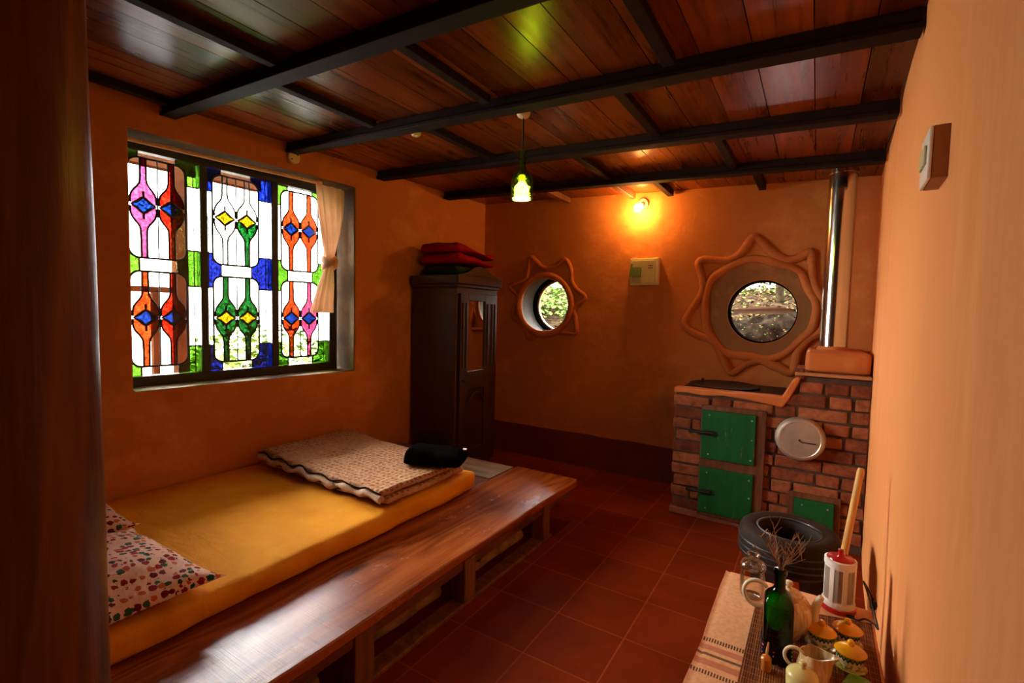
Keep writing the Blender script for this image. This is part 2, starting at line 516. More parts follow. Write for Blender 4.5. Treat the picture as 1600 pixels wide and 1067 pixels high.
def mk_cloth():
    t = NT('woven_table_cloth')
    tc = t.node('ShaderNodeTexCoord')
    sep = t.node('ShaderNodeSeparateXYZ')
    t.link(tc.outputs['Object'], sep.inputs[0])
    y = sep.outputs['Y']
    col = t.ramp(t.noise(t.coords(), 90, 3), [(0.3, lin(222, 160, 112)), (0.7, lin(236, 182, 134))])
    weave = t.math('GREATER_THAN', t.math('SINE', t.math('MULTIPLY', sep.outputs['X'], 900.0)), -0.2)

    def band(a, b, c, wv, k):
        nonlocal col
        m = t.math('MULTIPLY', t.math('GREATER_THAN', y, a), t.math('LESS_THAN', y, b))
        if wv:
            m = t.math('MULTIPLY', m, weave)
        col = t.mix(t.math('MULTIPLY', m, k), col, c)
    band(1.386, 1.404, lin(70, 50, 40), True, 0.9)
    band(1.350, 1.372, lin(190, 92, 70), False, 0.6)
    band(1.326, 1.336, lin(74, 50, 40), False, 0.8)
    band(1.286, 1.310, lin(186, 84, 64), False, 0.6)
    band(1.250, 1.266, lin(70, 50, 40), True, 0.9)
    h = t.noise(t.coords((400, 400, 400)), 1.0, 2)
    return t.set(col, 0.92, t.bump(h, 0.3, 0.002), spec=0.1)


def mk_mat():
    t = NT('dark_bamboo_mat')
    tc = t.node('ShaderNodeTexCoord')
    sep = t.node('ShaderNodeSeparateXYZ')
    t.link(tc.outputs['Object'], sep.inputs[0])
    x, y = sep.outputs['X'], sep.outputs['Y']
    slat = t.math('SINE', t.math('MULTIPLY', x, 1150.0))
    n = t.noise(t.coords((120, 6, 1)), 1.0, 3)
    col = t.ramp(n, [(0.3, lin(100, 52, 26)), (0.7, lin(146, 86, 46))])
    col = t.mix(t.math('MULTIPLY', t.math('GREATER_THAN', slat, 0.55), 0.5), col, lin(58, 32, 18))
    thr = t.math('GREATER_THAN', t.math('SINE', t.math('MULTIPLY', y, 250.0)), 0.93)
    thx = t.math('GREATER_THAN', t.math('SINE', t.math('MULTIPLY', x, 420.0)), 0.93)
    half = t.math('LESS_THAN', x, 0.02)
    thin = t.math('MAXIMUM', thr, t.math('MULTIPLY', thx, half))
    col = t.mix(t.math('MULTIPLY', thin, 0.45), col, lin(176, 124, 82))
    return t.set(col, 0.7, t.bump(slat, 0.3, 0.002), spec=0.08)


def mk_greendoor():
    t = NT('green_painted_board')
    v = t.coords((18, 18, 3))
    n = t.noise(v, 1.0, 5, 0.65)
    col = t.ramp(n, [(0.3, lin(4, 70, 28)), (0.7, lin(10, 90, 38))])
    chip = t.math('MULTIPLY', t.math('GREATER_THAN', t.noise(t.coords((60, 60, 6)), 1.0, 3, 0.6), 0.70), 0.5)
    col = t.mix(chip, col, lin(150, 116, 60))
    return t.set(col, 0.5, t.bump(n, 0.25, 0.004), spec=0.35)


def mk_streak():
    t = NT('brushed_cream_glaze')
    v = t.coords((70, 70, 6))
    n = t.noise(v, 1.0, 3, 0.5, 0.6)
    col = t.ramp(n, [(0.4, lin(232, 212, 172)), (0.62, lin(196, 152, 92))])
    return t.set(col, 0.18, spec=0.6)


def mk_zigzag():
    t = NT('painted_zigzag_glaze')
    tc = t.node('ShaderNodeTexCoord')
    sep = t.node('ShaderNodeSeparateXYZ')
    t.link(tc.outputs['Object'], sep.inputs[0])
    ang = t.math('ARCTAN2', sep.outputs['Y'], sep.outputs['X'])
    tri = t.math('PINGPONG', t.math('MULTIPLY', ang, 3.2), 0.5)
    zz = t.math('ADD', t.math('MULTIPLY', tri, 0.016), 0.032)
    d = t.math('ABSOLUTE', t.math('SUBTRACT', sep.outputs['Z'], zz))
    m = t.math('LESS_THAN', d, 0.0028)
    up = t.math('GREATER_THAN', sep.outputs['Z'], zz)
    col = t.mix(up, lin(226, 212, 178), lin(116, 136, 60))
    col = t.mix(m, col, lin(20, 34, 26))
    leafm = t.math('MULTIPLY', t.math('LESS_THAN', sep.outputs['Z'], 0.026), t.math('GREATER_THAN', t.noise(t.coords(), 75, 2), 0.55))
    col = t.mix(leafm, col, lin(130, 140, 30))
    return t.set(col, 0.18, spec=0.6)


def mk_saucer():
    t = NT('painted_saucer_glaze')
    v = t.coords()
    col = t.ramp(t.noise(v, 45, 3), [(0.4, lin(222, 200, 140)), (0.5, lin(150, 158, 40)), (0.62, lin(226, 190, 90))])
    return t.set(col, 0.2, spec=0.6)


def mk_bandcloth():
    t = NT('dark_floral_band')
    v = t.coords()
    vo = t.node('ShaderNodeTexVoronoi')
    vo.inputs['Scale'].default_value = 95
    vo.inputs['Randomness'].default_value = 0.3
    t.link(v, vo.inputs['Vector'])
    sepc = t.node('ShaderNodeSeparateColor')
    t.link(vo.outputs['Color'], sepc.inputs[0])
    hue = t.ramp(sepc.outputs[0], [(0.0, lin(216, 84, 110)), (0.35, lin(120, 160, 100)), (0.6, lin(230, 190, 190)), (0.8, lin(200, 60, 70))], 'CONSTANT')
    col = t.mix(t.math('LESS_THAN', vo.outputs['Distance'], 0.36), lin(28, 16, 20), hue)
    return t.set(col, 0.8, spec=0.2)


MT['tiles'] = mk_tiles()
MT['slab'] = mk_slab()
MT['sheet'] = mk_sheet()
MT['quilt'] = mk_quilt()
MT['pillow'] = mk_pillow()
MT['cloth'] = mk_cloth()
MT['mat'] = mk_mat()
MT['greendoor'] = mk_greendoor()
MT['streak'] = mk_streak()
MT['zigzag'] = mk_zigzag()
MT['saucer'] = mk_saucer()
MT['bandcloth'] = mk_bandcloth()
MT['bulb_warm'] = emit('warm_bulb_glow', (1.0, 0.46, 0.11, 1), 440.0)
MT['bulb_green'] = emit('pendant_bulb_glow', (1.0, 0.88, 0.36, 1), 50.0)
MT['mirror'] = NT('mirror_glass').set((0.75, 0.72, 0.66, 1), 0.03, metal=1.0)


# ------------------------------------------------------------------ mesh helpers
def nz3(p, s=1.0, seed=0.0):
    return noise.noise(Vector((p[0] * s + seed, p[1] * s - seed * 1.7, p[2] * s + seed * 0.6)))


class MB:
    def __init__(self):
        self.v, self.f, self.mi, self.tn = [], [], [], []

    def add(self, verts, faces, mi=0, tone=0.5):
        o = len(self.v)
        self.v += [tuple(p) for p in verts]
        for f in faces:
            self.f.append([i + o for i in f])
            self.mi.append(mi)
            self.tn.append(tone)
        return self

    def box(self, a, b, mi=0, tone=0.5, M=None):
        x0, y0, z0 = a
        x1, y1, z1 = b
        vs = [Vector(p) for p in ((x0, y0, z0), (x1, y0, z0), (x1, y1, z0), (x0, y1, z0), (x0, y0, z1), (x1, y0, z1), (x1, y1, z1), (x0, y1, z1))]
        if M is not None:
            vs = [M @ p for p in vs]
        return self.add(vs, [(0, 3, 2, 1), (4, 5, 6, 7), (0, 1, 5, 4), (1, 2, 6, 5), (2, 3, 7, 6), (3, 0, 4, 7)], mi, tone)

    def rings(self, rings, mi=0, tone=0.5, cap=True, closed=False):
        n = len(rings[0])
        vs = [p for r in rings for p in r]
        fs = []
        m = len(rings)
        for i in range(m if closed else m - 1):
            a, b = i * n, ((i + 1) % m) * n
            for j in range(n):
                k = (j + 1) % n
                fs.append((a + j, a + k, b + k, b + j))
        if cap and not closed:
            fs.append(tuple(range(n - 1, -1, -1)))
            fs.append(tuple((m - 1) * n + j for j in range(n)))
        return self.add(vs, fs, mi, tone)

    def tube(self, path, rad, seg=10, mi=0, tone=0.5, closed=False, flat=None, up=None):
        """flat: cross-section squashed to this share along 'up'"""
        path = [Vector(p) for p in path]
        m = len(path)
        if not hasattr(rad, '__len__'):
            rad = [rad] * m
        rings = []
        ref = Vector(up) if up is not None else None
        prev = None
        for i, p in enumerate(path):
            if closed:
                d = path[(i + 1) % m] - path[i - 1]
            else:
                d = path[min(i + 1, m - 1)] - path[max(i - 1, 0)]
            d.normalize()
            if ref is not None:
                n = ref - d * ref.dot(d)
            elif prev is None:
                a = Vector((0, 0, 1)) if abs(d.z) < 0.9 else Vector((1, 0, 0))
                n = a - d * a.dot(d)
            else:
                n = prev - d * prev.dot(d)
            n.normalize()
            prev = n
            b = d.cross(n)
            k = flat if flat is not None else 1.0
            rings.append([p + (n * math.sin(2 * PI * j / seg) * k + b * math.cos(2 * PI * j / seg)) * rad[i] for j in range(seg)])
        return self.rings(rings, mi, tone, True, closed)

    def lathe(self, prof, seg=32, c=(0, 0, 0), mi=0, tone=0.5, M=None, cap=True):
        rings = []
        for r, z in prof:
            ring = [Vector((c[0] + r * math.cos(2 * PI * j / seg), c[1] + r * math.sin(2 * PI * j / seg), c[2] + z)) for j in range(seg)]
            if M is not None:
                ring = [M @ p for p in ring]
            rings.append(ring)
        return self.rings(rings, mi, tone, cap)

    def grid(self, fn, nu, nv, mi=0, tone=0.5, flip=False):
        vs = [fn(i / nu, j / nv) for i in range(nu + 1) for j in range(nv + 1)]
        fs = []
        for i in range(nu):
            for j in range(nv):
                a = i * (nv + 1) + j
                q = (a, a + nv + 1, a + nv + 2, a + 1)
                fs.append(q[::-1] if flip else q)
        return self.add(vs, fs, mi, tone)

    def prism(self, poly, fn, d0, d1, mi=0, tone=0.5):
        """poly of (a, b); fn(a, b, d) -> point; a slab between d0 and d1"""
        n = len(poly)
        vs = [fn(a, b, d0) for a, b in poly] + [fn(a, b, d1) for a, b in poly]
        fs = [tuple(range(n - 1, -1, -1)), tuple(range(n, 2 * n))]
        for i in range(n):
            k = (i + 1) % n
            fs.append((i, k, n + k, n + i))
        return self.add(vs, fs, mi, tone)

    def build(self, name, mats, parent=None, loc=(0, 0, 0), rot=(0, 0, 0), smooth=True, angle=40, bevel=0.0, sub=0, solid=0.0, fixn=True, bseg=2):
        me = bpy.data.meshes.new(name)
        me.from_pydata(self.v, [], self.f)
        if not isinstance(mats, (list, tuple)):
            mats = [mats]
        for m in mats:
            me.materials.append(m)
        at = me.attributes.new('tone', 'FLOAT', 'FACE')
        for i, p in enumerate(me.polygons):
            p.material_index = self.mi[i]
            p.use_smooth = smooth
            at.data[i].value = self.tn[i]
        if fixn:
            bm = bmesh.new()
            bm.from_mesh(me)
            bmesh.ops.recalc_face_normals(bm, faces=bm.faces)
            bm.to_mesh(me)
            bm.free()
        if smooth:
            me.set_sharp_from_angle(angle=math.radians(angle))
        o = bpy.data.objects.new(name, me)
        COL.objects.link(o)
        o.location = loc
        o.rotation_euler = rot
        if parent is not None:
            o.parent = parent
        if solid:
            md = o.modifiers.new('solidify', 'SOLIDIFY')
            md.thickness = solid
            md.offset = 0
        if bevel:
            md = o.modifiers.new('bevel', 'BEVEL')
            md.width = bevel
            md.segments = bseg
            md.limit_method = 'ANGLE'
            md.angle_limit = math.radians(38)
            md.harden_normals = False
        if sub:
            md = o.modifiers.new('subdivision', 'SUBSURF')
            md.levels = sub
            md.render_levels = sub
        return o


def tag(o, label, cat, group=None, kind=None):
    o['label'] = label
    o['category'] = cat
    if group:
        o['group'] = group
    if kind:
        o['kind'] = kind
    return o


def thing(name, label, cat, loc=(0, 0, 0), rotz=0.0, group=None):
    o = bpy.data.objects.new(name, None)
    o.empty_display_size = 0.05
    COL.objects.link(o)
    o.location = loc
    o.rotation_euler = (0, 0, rotz)
    return tag(o, label, cat, group)


def struct(o):
    o['kind'] = 'structure'
    return o


def smooth_closed(pts, n=6):
    """Catmull-Rom through a closed list of points"""
    out = []
    m = len(pts)
    for i in range(m):
        p0, p1, p2, p3 = (Vector(pts[(i + k) % m]) for k in (-1, 0, 1, 2))
        for s in range(n):
            t = s / n
            out.append(0.5 * ((2 * p1) + (p2 - p0) * t + (2 * p0 - 5 * p1 + 4 * p2 - p3) * t * t + (3 * p1 - p0 - 3 * p2 + p3) * t ** 3))
    return out


def smooth_open(pts, n=6):
    out = []
    m = len(pts)
    for i in range(m - 1):
        p0 = Vector(pts[max(i - 1, 0)])
        p1, p2 = Vector(pts[i]), Vector(pts[i + 1])
        p3 = Vector(pts[min(i + 2, m - 1)])
        for s in range(n):
            t = s / n
            out.append(0.5 * ((2 * p1) + (p2 - p0) * t + (2 * p0 - 5 * p1 + 4 * p2 - p3) * t * t + (3 * p1 - p0 - 3 * p2 + p3) * t ** 3))
    out.append(Vector(pts[-1]))
    return out


def zc(x):
    """underside of the ceiling boards: they fall towards the right wall"""
    return 2.345 - 0.04 * (x + 2.85)


def lwx(y):
    return -2.985 + 0.0644 * y


def rwx(y):
    return 0.165 + 0.0335 * y


YB = 3.825      # face of the back wall
YF = -1.5       # wall behind the camera

# ------------------------------------------------------------------ room shell
m = MB()
m.box((-3.4, YF - 0.2, -0.12), (0.7, YB + 0.35, 0.0))
struct(m.build('floor', MT['tiles'], smooth=False))

# ceiling boards run with the depth of the room
m = MB()
x = -3.25
while x < 0.62:
    w = random.uniform(0.14, 0.2)
    tn = random.random()
    a, b = x + 0.0018, x + w - 0.0018
    z0a, z0b = zc(a) + random.uniform(0, 0.002), zc(b) + random.uniform(0, 0.002)
    y0, y1 = YF - 0.1, YB + 0.3
    m.add([(a, y0, z0a), (b, y0, z0b), (b, y1, z0b), (a, y1, z0a), (a, y0, z0a + .02), (b, y0, z0b + .02), (b, y1, z0b + .02), (a, y1, z0a + .02)],
          [(0, 3, 2, 1), (4, 5, 6, 7), (0, 1, 5, 4), (1, 2, 6, 5), (2, 3, 7, 6), (3, 0, 4, 7)], 0, tn)
    x += w
m.add([(-3.5, YF - .2, zc(-3.5) + .03), (.75, YF - .2, zc(.75) + .03), (.75, YB + .5, zc(.75) + .03), (-3.5, YB + .5, zc(-3.5) + .03),
       (-3.5, YF - .2, zc(-3.5) + .09), (.75, YF - .2, zc(.75) + .09), (.75, YB + .5, zc(.75) + .09), (-3.5, YB + .5, zc(-3.5) + .09)],
      [(0, 3, 2, 1), (4, 5, 6, 7), (0, 1, 5, 4), (1, 2, 6, 5), (2, 3, 7, 6), (3, 0, 4, 7)], 0, 0.2)
struct(m.build('ceiling', MT['ceil'], smooth=False))

# left wall with the window opening (local x into the room, y along the wall)
WS0, WS1, WZ0, WZ1 = 0.858, 2.174, 0.868, 2.182
OS0, OS1, OZ0, OZ1 = 0.79, 2.15, 0.868, 2.19
m = MB()
WT = -0.30
S0, S1, Z0, Z1 = YF - 0.2, 3.86, -0.05, 2.40


def wall_ring(inner, outer, off):
    i0, i1, k0, k1 = inner
    o0, o1, q0, q1 = outer
    return [(off, i0, k0), (off, i1, k0), (off, i1, k1), (off, i0, k1), (off, o0, q0), (off, o1, q0), (off, o1, q1), (off, o0, q1)]


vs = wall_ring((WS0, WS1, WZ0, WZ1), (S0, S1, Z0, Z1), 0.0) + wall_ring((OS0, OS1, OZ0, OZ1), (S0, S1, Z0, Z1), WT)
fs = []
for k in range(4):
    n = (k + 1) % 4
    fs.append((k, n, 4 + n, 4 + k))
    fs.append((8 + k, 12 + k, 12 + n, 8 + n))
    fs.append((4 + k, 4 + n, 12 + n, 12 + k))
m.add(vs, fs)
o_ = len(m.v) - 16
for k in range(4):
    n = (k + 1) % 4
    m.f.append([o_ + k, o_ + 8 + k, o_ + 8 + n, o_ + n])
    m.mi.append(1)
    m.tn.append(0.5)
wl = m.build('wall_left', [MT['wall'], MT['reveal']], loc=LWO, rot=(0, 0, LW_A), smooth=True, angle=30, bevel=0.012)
struct(wl)

# right wall, slightly uneven
m = MB()


def rw(u, v, off=0.0):
    y = YF - 0.15 + u * (YB + 0.35 - YF)
    z = -0.05 + v * 2.40
    return (rwx(y) + off + 0.006 * nz3((y, z, 0), 1.3, 4.0) + 0.0025 * nz3((y, z, 0), 5.0, 9.0), y, z)


m.grid(lambda u, v: rw(u, v), 60, 30)
m.grid(lambda u, v: (rwx(YF + u * (YB - YF)) + 0.25, YF - 0.15 + u * (YB + 0.35 - YF), -0.05 + v * 2.4), 60, 30, flip=True)
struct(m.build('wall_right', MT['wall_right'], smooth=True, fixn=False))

# back wall with two round openings
RC, RR = (-0.335, 1.358), 0.222
LC, LR = (-2.068, 1.390), 0.25


def wall_back():
    m = MB()
    XL, XR, ZL, ZH = -3.2, 0.6, -0.05, 2.42
    N = 64
    y0, y1 = YB, YB + 0.36
    sq = 0.42

    def rect(a, b, c, d, y):
        if b - a > 1e-6 and d - c > 1e-6:
            m.add([(a, y, c), (b, y, c), (b, y, d), (a, y, d)], [(0, 1, 2, 3)])

    for y, grow in ((y0, 1.0), (y1, 1.12)):
        xs = [XL, LC[0] - sq, LC[0] + sq, RC[0] - sq, RC[0] + sq, XR]
        rect(xs[0], xs[1], ZL, ZH, y)
        rect(xs[2], xs[3], ZL, ZH, y)
        rect(xs[4], xs[5], ZL, ZH, y)
        for (c, r, i) in ((LC, LR, 1), (RC, RR, 3)):
            rect(xs[i], xs[i + 1], ZL, c[1] - sq, y)
            rect(xs[i], xs[i + 1], c[1] + sq, ZH, y)
            rr = r * grow
            vs, fs = [], []
            for k in range(N):
                a = 2 * PI * k / N + PI / 4
                ca, sa = math.cos(a), math.sin(a)
                s = sq / max(abs(ca), abs(sa))
                vs += [(c[0] + ca * rr, y, c[1] + sa * rr), (c[0] + ca * s, y, c[1] + sa * s)]
            for k in range(N):
                n = (k + 1) % N
                fs.append((2 * k, 2 * k + 1, 2 * n + 1, 2 * n))
            m.add(vs, fs)
    for (c, r) in ((LC, LR), (RC, RR)):
        rings = []
        for y, g in ((y0, 1.0), (y1, 1.12)):
            rings.append([Vector((c[0] + math.cos(2 * PI * k / N + PI / 4) * r * g, y, c[1] + math.sin(2 * PI * k / N + PI / 4) * r * g)) for k in range(N)])
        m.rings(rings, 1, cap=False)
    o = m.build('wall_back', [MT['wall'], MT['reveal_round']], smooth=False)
    bm = bmesh.new()
    bm.from_mesh(o.data)
    bmesh.ops.remove_doubles(bm, verts=bm.verts, dist=1e-5)
    bmesh.ops.recalc_face_normals(bm, faces=bm.faces)
    bm.to_mesh(o.data)
    bm.free()
    return struct(o)


wall_back()
m = MB()
m.box((-3.4, YF - 0.25, -0.05), (0.7, YF, 2.5))
struct(m.build('wall_front', MT['wall'], smooth=False))

# painted red-oxide band along the foot of the back wall, hand-cut top edge
m = MB()
top = [(-2.80 + 2.04 * i / 40, 0.285 + 0.007 * nz3((i * 0.21, 0, 0), 1.0, 2.0)) for i in range(41)]
m.prism([(-2.80, 0.0)] + [(-0.76, 0.0)] + top[::-1], lambda a, b, d: (a, YB - d, b), 0.0, 0.006)
struct(m.build('baseboard_back', MT['dado'], smooth=False))


# ------------------------------------------------------------------ stained glass window
GX = -0.205                                      # glass plane behind the wall face


def lw_obj(mb, name, mats, parent=None, **kw):
    if parent is None:
        return mb.build(name, mats, loc=LWO, rot=(0, 0, LW_A), **kw)
    return mb.build(name, mats, parent=parent, **kw)


m = MB()
fx0, fx1 = GX - 0.03, GX + 0.03
m.box((fx0, OS0 - 0.0, OZ0), (fx1, 2.147, 0.922))
m.box((fx0, OS0, 2.128), (fx1, 2.147, 2.186))
m.box((fx0, OS0, 0.922), (fx1, 0.836, 2.128))
m.box((fx0, 1.240, 0.922), (fx1, 1.281, 2.128))
m.box((fx0, 1.662, 0.922), (fx1, 1.705, 2.128))
m.box((fx0, 2.085, 0.922), (fx1, 2.147, 2.128))
win = struct(lw_obj(m, 'window_1', MT['frame'], smooth=False, bevel=0.004))

PANELS = [(0.836, 1.240, 1.041, 'lime'), (1.281, 1.662, 1.454, 'blue'), (1.705, 2.085, 1.876, 'lime')]
CELLS = [(1.567, 2.10), (0.972, 1.494)]
CHW, CR = 0.136, 0.05
GZ0, GZ1 = 0.922, 2.128
EYES = [1.848, 1.241]
MOTIF = [[('pink', 'red'), ('orange', 'red')], [('pale', 'pale_green'), ('green', 'green')], [('orange', 'orange'), ('orange', 'pinkpale')]]
GIDX = {k: i for i, k in enumerate(['clear', 'frost', 'blue', 'eyeblue', 'green', 'lime', 'red', 'orange', 'pink', 'yellow'])}
GMATS = [MT['g_' + k] for k in GIDX]
TUBE, BULB = 0.0135, 0.059


def arc(cx, cz, r, a0, a1, n=8):
    return [(cx + r * math.cos(math.radians(a0 + (a1 - a0) * i / n)), cz + r * math.sin(math.radians(a0 + (a1 - a0) * i / n))) for i in range(n + 1)]


def motif_half(s, ze, zend, sg):
    """one half of a bottle motif, from the eye out to the cell edge; sg = +1 up, -1 down"""
    prof = [(BULB, 0.012), (BULB + 0.001, 0.030), (0.0585, 0.046), (0.053, 0.064), (0.042, 0.082), (0.028, 0.100), (0.018, 0.118), (TUBE + 0.001, 0.138)]
    right = [(s + a, ze + sg * b) for a, b in prof] + [(s + TUBE, zend)]
    left = [(2 * s - a, b) for a, b in right][::-1]
    eye = [(s - 0.052, ze + sg * 0.004), (s - 0.03, ze + sg * 0.016), (s - 0.012, ze + sg * 0.034), (s, ze + sg * 0.041), (s + 0.012, ze + sg * 0.034), (s + 0.03, ze + sg * 0.016), (s + 0.052, ze + sg * 0.004)]
    return right + left + eye, right, left


def ribbon(mb, pts, w, d=0.008, closed=False, z=0.0):
    """lead came along a line in the pane"""
    w *= 1.5
    mb.tube([(GX + z, a, b) for a, b in pts], w / 2, 6, closed=closed, flat=d / w, up=(1, 0, 0))


for pi_, (p0, p1, pc, corner) in enumerate(PANELS):
    g = MB()
    L = MB()
    fn = lambda a, b, d: (GX + d, a, b)

    def pane(poly, mat, layer):
        g.prism(poly, fn, layer * 0.0016, layer * 0.0016 + 0.0008, GIDX[mat])
    pane([(p0, GZ0), (p1, GZ0), (p1, GZ1), (p0, GZ1)], 'clear', 0)
    for (c0, c1) in ((1.494, 1.567), (GZ0, 0.972), (2.10, GZ1)):
        pane([(pc - 0.09, c0), (pc + 0.09, c0), (pc + 0.09, c1), (pc - 0.09, c1)], 'frost', 1)
    for sgn, edge in ((1, p1), (-1, p0)):
        X = lambda a: pc + sgn * a
        e = edge
        # top corner
        for (cz, sg, far) in ((2.10, 1, GZ1), (0.972, -1, GZ0)):
            ac = [(X(CHW - CR + CR * math.cos(t)), cz - sg * CR + sg * CR * math.sin(t)) for t in [PI / 2 * i / 8 for i in range(9)]]
            poly = [(X(0.09), far), (e, far), (e, cz - sg * 0.105), (X(CHW), cz - sg * 0.105)] + ac + [(X(0.09), cz)]
            pane(poly, corner, 1)
            ribbon(L, [(e, cz - sg * 0.105), (X(CHW), cz - sg * 0.105)], 0.006)
            ribbon(L, [(X(0.09), far), (X(0.09), cz)], 0.006)
        za, zb = 1.494, 1.567
        a1 = [(X(CHW - CR + CR * math.cos(t)), za - CR + CR * math.sin(t)) for t in [PI / 2 * i / 8 for i in range(9)]]
        a2 = [(X(CHW - CR + CR * math.cos(t)), zb + CR - CR * math.sin(t)) for t in [PI / 2 * (8 - i) / 8 for i in range(9)]]
        pane([(e, 1.63), (e, 1.425), (X(CHW), 1.425)] + a1 + a2 + [(X(CHW), 1.63)], corner, 1)
        ribbon(L, [(e, 1.63), (X(CHW), 1.63)], 0.006)
        ribbon(L, [(e, 1.425), (X(CHW), 1.425)], 0.006)
        ribbon(L, [(X(0.09), za), (X(0.09), zb)], 0.006)
        xm = X(CHW) + (e - X(CHW)) * 0.62
        ribbon(L, [(xm, GZ0), (xm, GZ1)], 0.004)
    for ci, (cz0, cz1) in enumerate(CELLS):
        out = (arc(pc + CHW - CR, cz1 - CR, CR, 0, 90) + arc(pc - CHW + CR, cz1 - CR, CR, 90, 180) +
               arc(pc - CHW + CR, cz0 + CR, CR, 180, 270) + arc(pc + CHW - CR, cz0 + CR, CR, 270, 360))
        ribbon(L, out, 0.008, closed=True)
        ribbon(L, [(pc, cz0), (pc, cz1)], 0.005)
        ze = EYES[ci]
        for mi_, s in enumerate((pc - 0.0655, pc + 0.0655)):
            kind = MOTIF[pi_][ci][mi_]
            up_c, dn_c = {'pale': ('clear', 'clear'), 'pale_green': ('clear', 'green'), 'pinkpale': ('pink', 'pink')}.get(kind, (kind, kind))
            for sg, zend, c in ((1, cz1, up_c), (-1, cz0, dn_c)):
                poly, right, left = motif_half(s, ze, zend, sg)
                pane(poly, c, 2)
                ribbon(L, right, 0.007)
                ribbon(L, left, 0.007)
                ribbon(L, [(s, ze + sg * 0.038), (s, ze + sg * 0.074)], 0.008)
            ey = [(s + a, ze + b) for a, b in ((-0.056, 0), (-0.03, 0.017), (-0.012, 0.034), (0, 0.042), (0.012, 0.034), (0.03, 0.017), (0.056, 0), (0.03, -0.017), (0.012, -0.034), (0, -0.042), (-0.012, -0.034), (-0.03, -0.017))]
            pane(ey, 'yellow' if pi_ == 1 else 'eyeblue', 2)
            ribbon(L, ey, 0.010, 0.010, closed=True)
            for q in (-0.0625, 0.0625):
                L.lathe([(0.0, -0.005), (0.008, -0.004), (0.008, 0.004), (0.0, 0.005)], 10, (GX, s + q, ze + 0.012), cap=False)
                L.lathe([(0.0, -0.005), (0.008, -0.004), (0.008, 0.004), (0.0, 0.005)], 10, (GX, s + q, ze - 0.012), cap=False)
    if pi_ == 2:                                   # painter's scribble in the bottom pane
        for q in range(2):
            pts = [(pc - 0.075 + q * 0.06 + 0.045 * k / 12, 0.947 + 0.006 * math.sin(k * 2.1 + q)) for k in range(13)]
            ribbon(L, pts, 0.0022, 0.002, z=0.003)
    po = g.build('stained_glass_panel', GMATS, parent=win, smooth=False)
    L.build('lead_came', MT['black'], parent=po, smooth=True)

# curtain rod and the knotted curtain
m = MB()
m.tube([(-0.075, 0.80, 2.146), (-0.075, 1.935, 2.168)], 0.0115, 12)
m.tube([(-0.075, 1.925, 2.168), (-0.075, 1.955, 2.168)], 0.016, 12)
rodo = lw_obj(m, 'curtain_rod', MT['rod'])
tag(rodo, 'slim light brown curtain rod across the top of the stained glass window', 'curtain rod')

cur = thing('curtain', 'peach cotton curtain knotted in the middle, bunched at the right of the stained glass window', 'curtain', LWM @ Vector((-0.085, 2.03, 0)), LW_A)


def curtain_ring(z, cx, hw, hd, amp, ph):
    n = 72
    r = []
    for j in range(n):
        a = 2 * PI * j / n
        fold = 1 + amp * math.sin(9 * a + ph)
        r.append(Vector((hd * math.sin(a) * fold, cx + hw * math.cos(a) * (1 + amp * 0.4 * math.sin(9 * a + ph)), z)))
    return r


m = MB()
spec = [(2.158, 0.0, 0.098, 0.020, 0.42), (2.05, 0.004, 0.092, 0.026, 0.4), (1.95, 0.006, 0.082, 0.030, 0.38), (1.85, 0.004, 0.066, 0.032, 0.34), (1.77, 0.0, 0.05, 0.032, 0.28), (1.70, -0.004, 0.036, 0.03, 0.2), (1.655, -0.006, 0.028, 0.026, 0.12)]
m.rings([curtain_ring(z, c, w, d, a, 0.3 + 0.9 * (2.158 - z)) for z, c, w, d, a in spec])
m.build('upper_drape', MT['curtain'], parent=cur, angle=70)
m = MB()
spec = [(1.615, -0.006, 0.026, 0.024, 0.1), (1.57, -0.014, 0.036, 0.028, 0.2), (1.48, -0.03, 0.052, 0.032, 0.34), (1.38, -0.048, 0.064, 0.034, 0.4), (1.285, -0.06, 0.076, 0.036, 0.42)]
m.rings([curtain_ring(z - (0.0 if i < 4 else 0.0), c, w, d, a, 1.2) for i, (z, c, w, d, a) in enumerate(spec)])
m.build('lower_drape', MT['curtain'], parent=cur, angle=70)
m = MB()
for k in range(3):
    pts = []
    for i in range(24):
        a = 2 * PI * i / 24
        pts.append((0.034 * math.sin(a), -0.004 + 0.036 * math.cos(a), 1.636 + 0.020 * (k - 1) + 0.022 * math.sin(a + k * 1.3)))
    m.tube(pts, 0.023, 10, closed=True)
m.build('knot', MT['curtain'], parent=cur, angle=80)

# ------------------------------------------------------------------ round star windows
# points are (x, z) on the back wall
R_STAR = [(-0.401, 1.882), (-0.479, 1.781), (-0.562, 1.728), (-0.759, 1.73), (-0.739, 1.602), (-0.739, 1.485), (-0.849, 1.273), (-0.767, 1.183), (-0.638, 1.136), (-0.547, 0.972), (-0.502, 0.917), (-0.415, 0.982), (-0.324, 1.014), (-0.224, 0.981), (-0.127, 0.949), (-0.1, 1.084), (-0.046, 1.175), (0.04, 1.255), (0.039, 1.426), (-0.022, 1.521), (-0.046, 1.665), (-0.059, 1.76), (-0.123, 1.725), (-0.207, 1.719), (-0.297, 1.782)]
R_RING = [(-0.403, 1.732), (-0.294, 1.707), (-0.127, 1.643), (-0.063, 1.522), (-0.008, 1.407), (-0.025, 1.253), (-0.095, 1.163), (-0.185, 1.069), (-0.28, 1.027), (-0.371, 1.036), (-0.551, 1.056), (-0.655, 1.167), (-0.699, 1.272), (-0.712, 1.442), (-0.682, 1.569), (-0.616, 1.641), (-0.513, 1.705)]
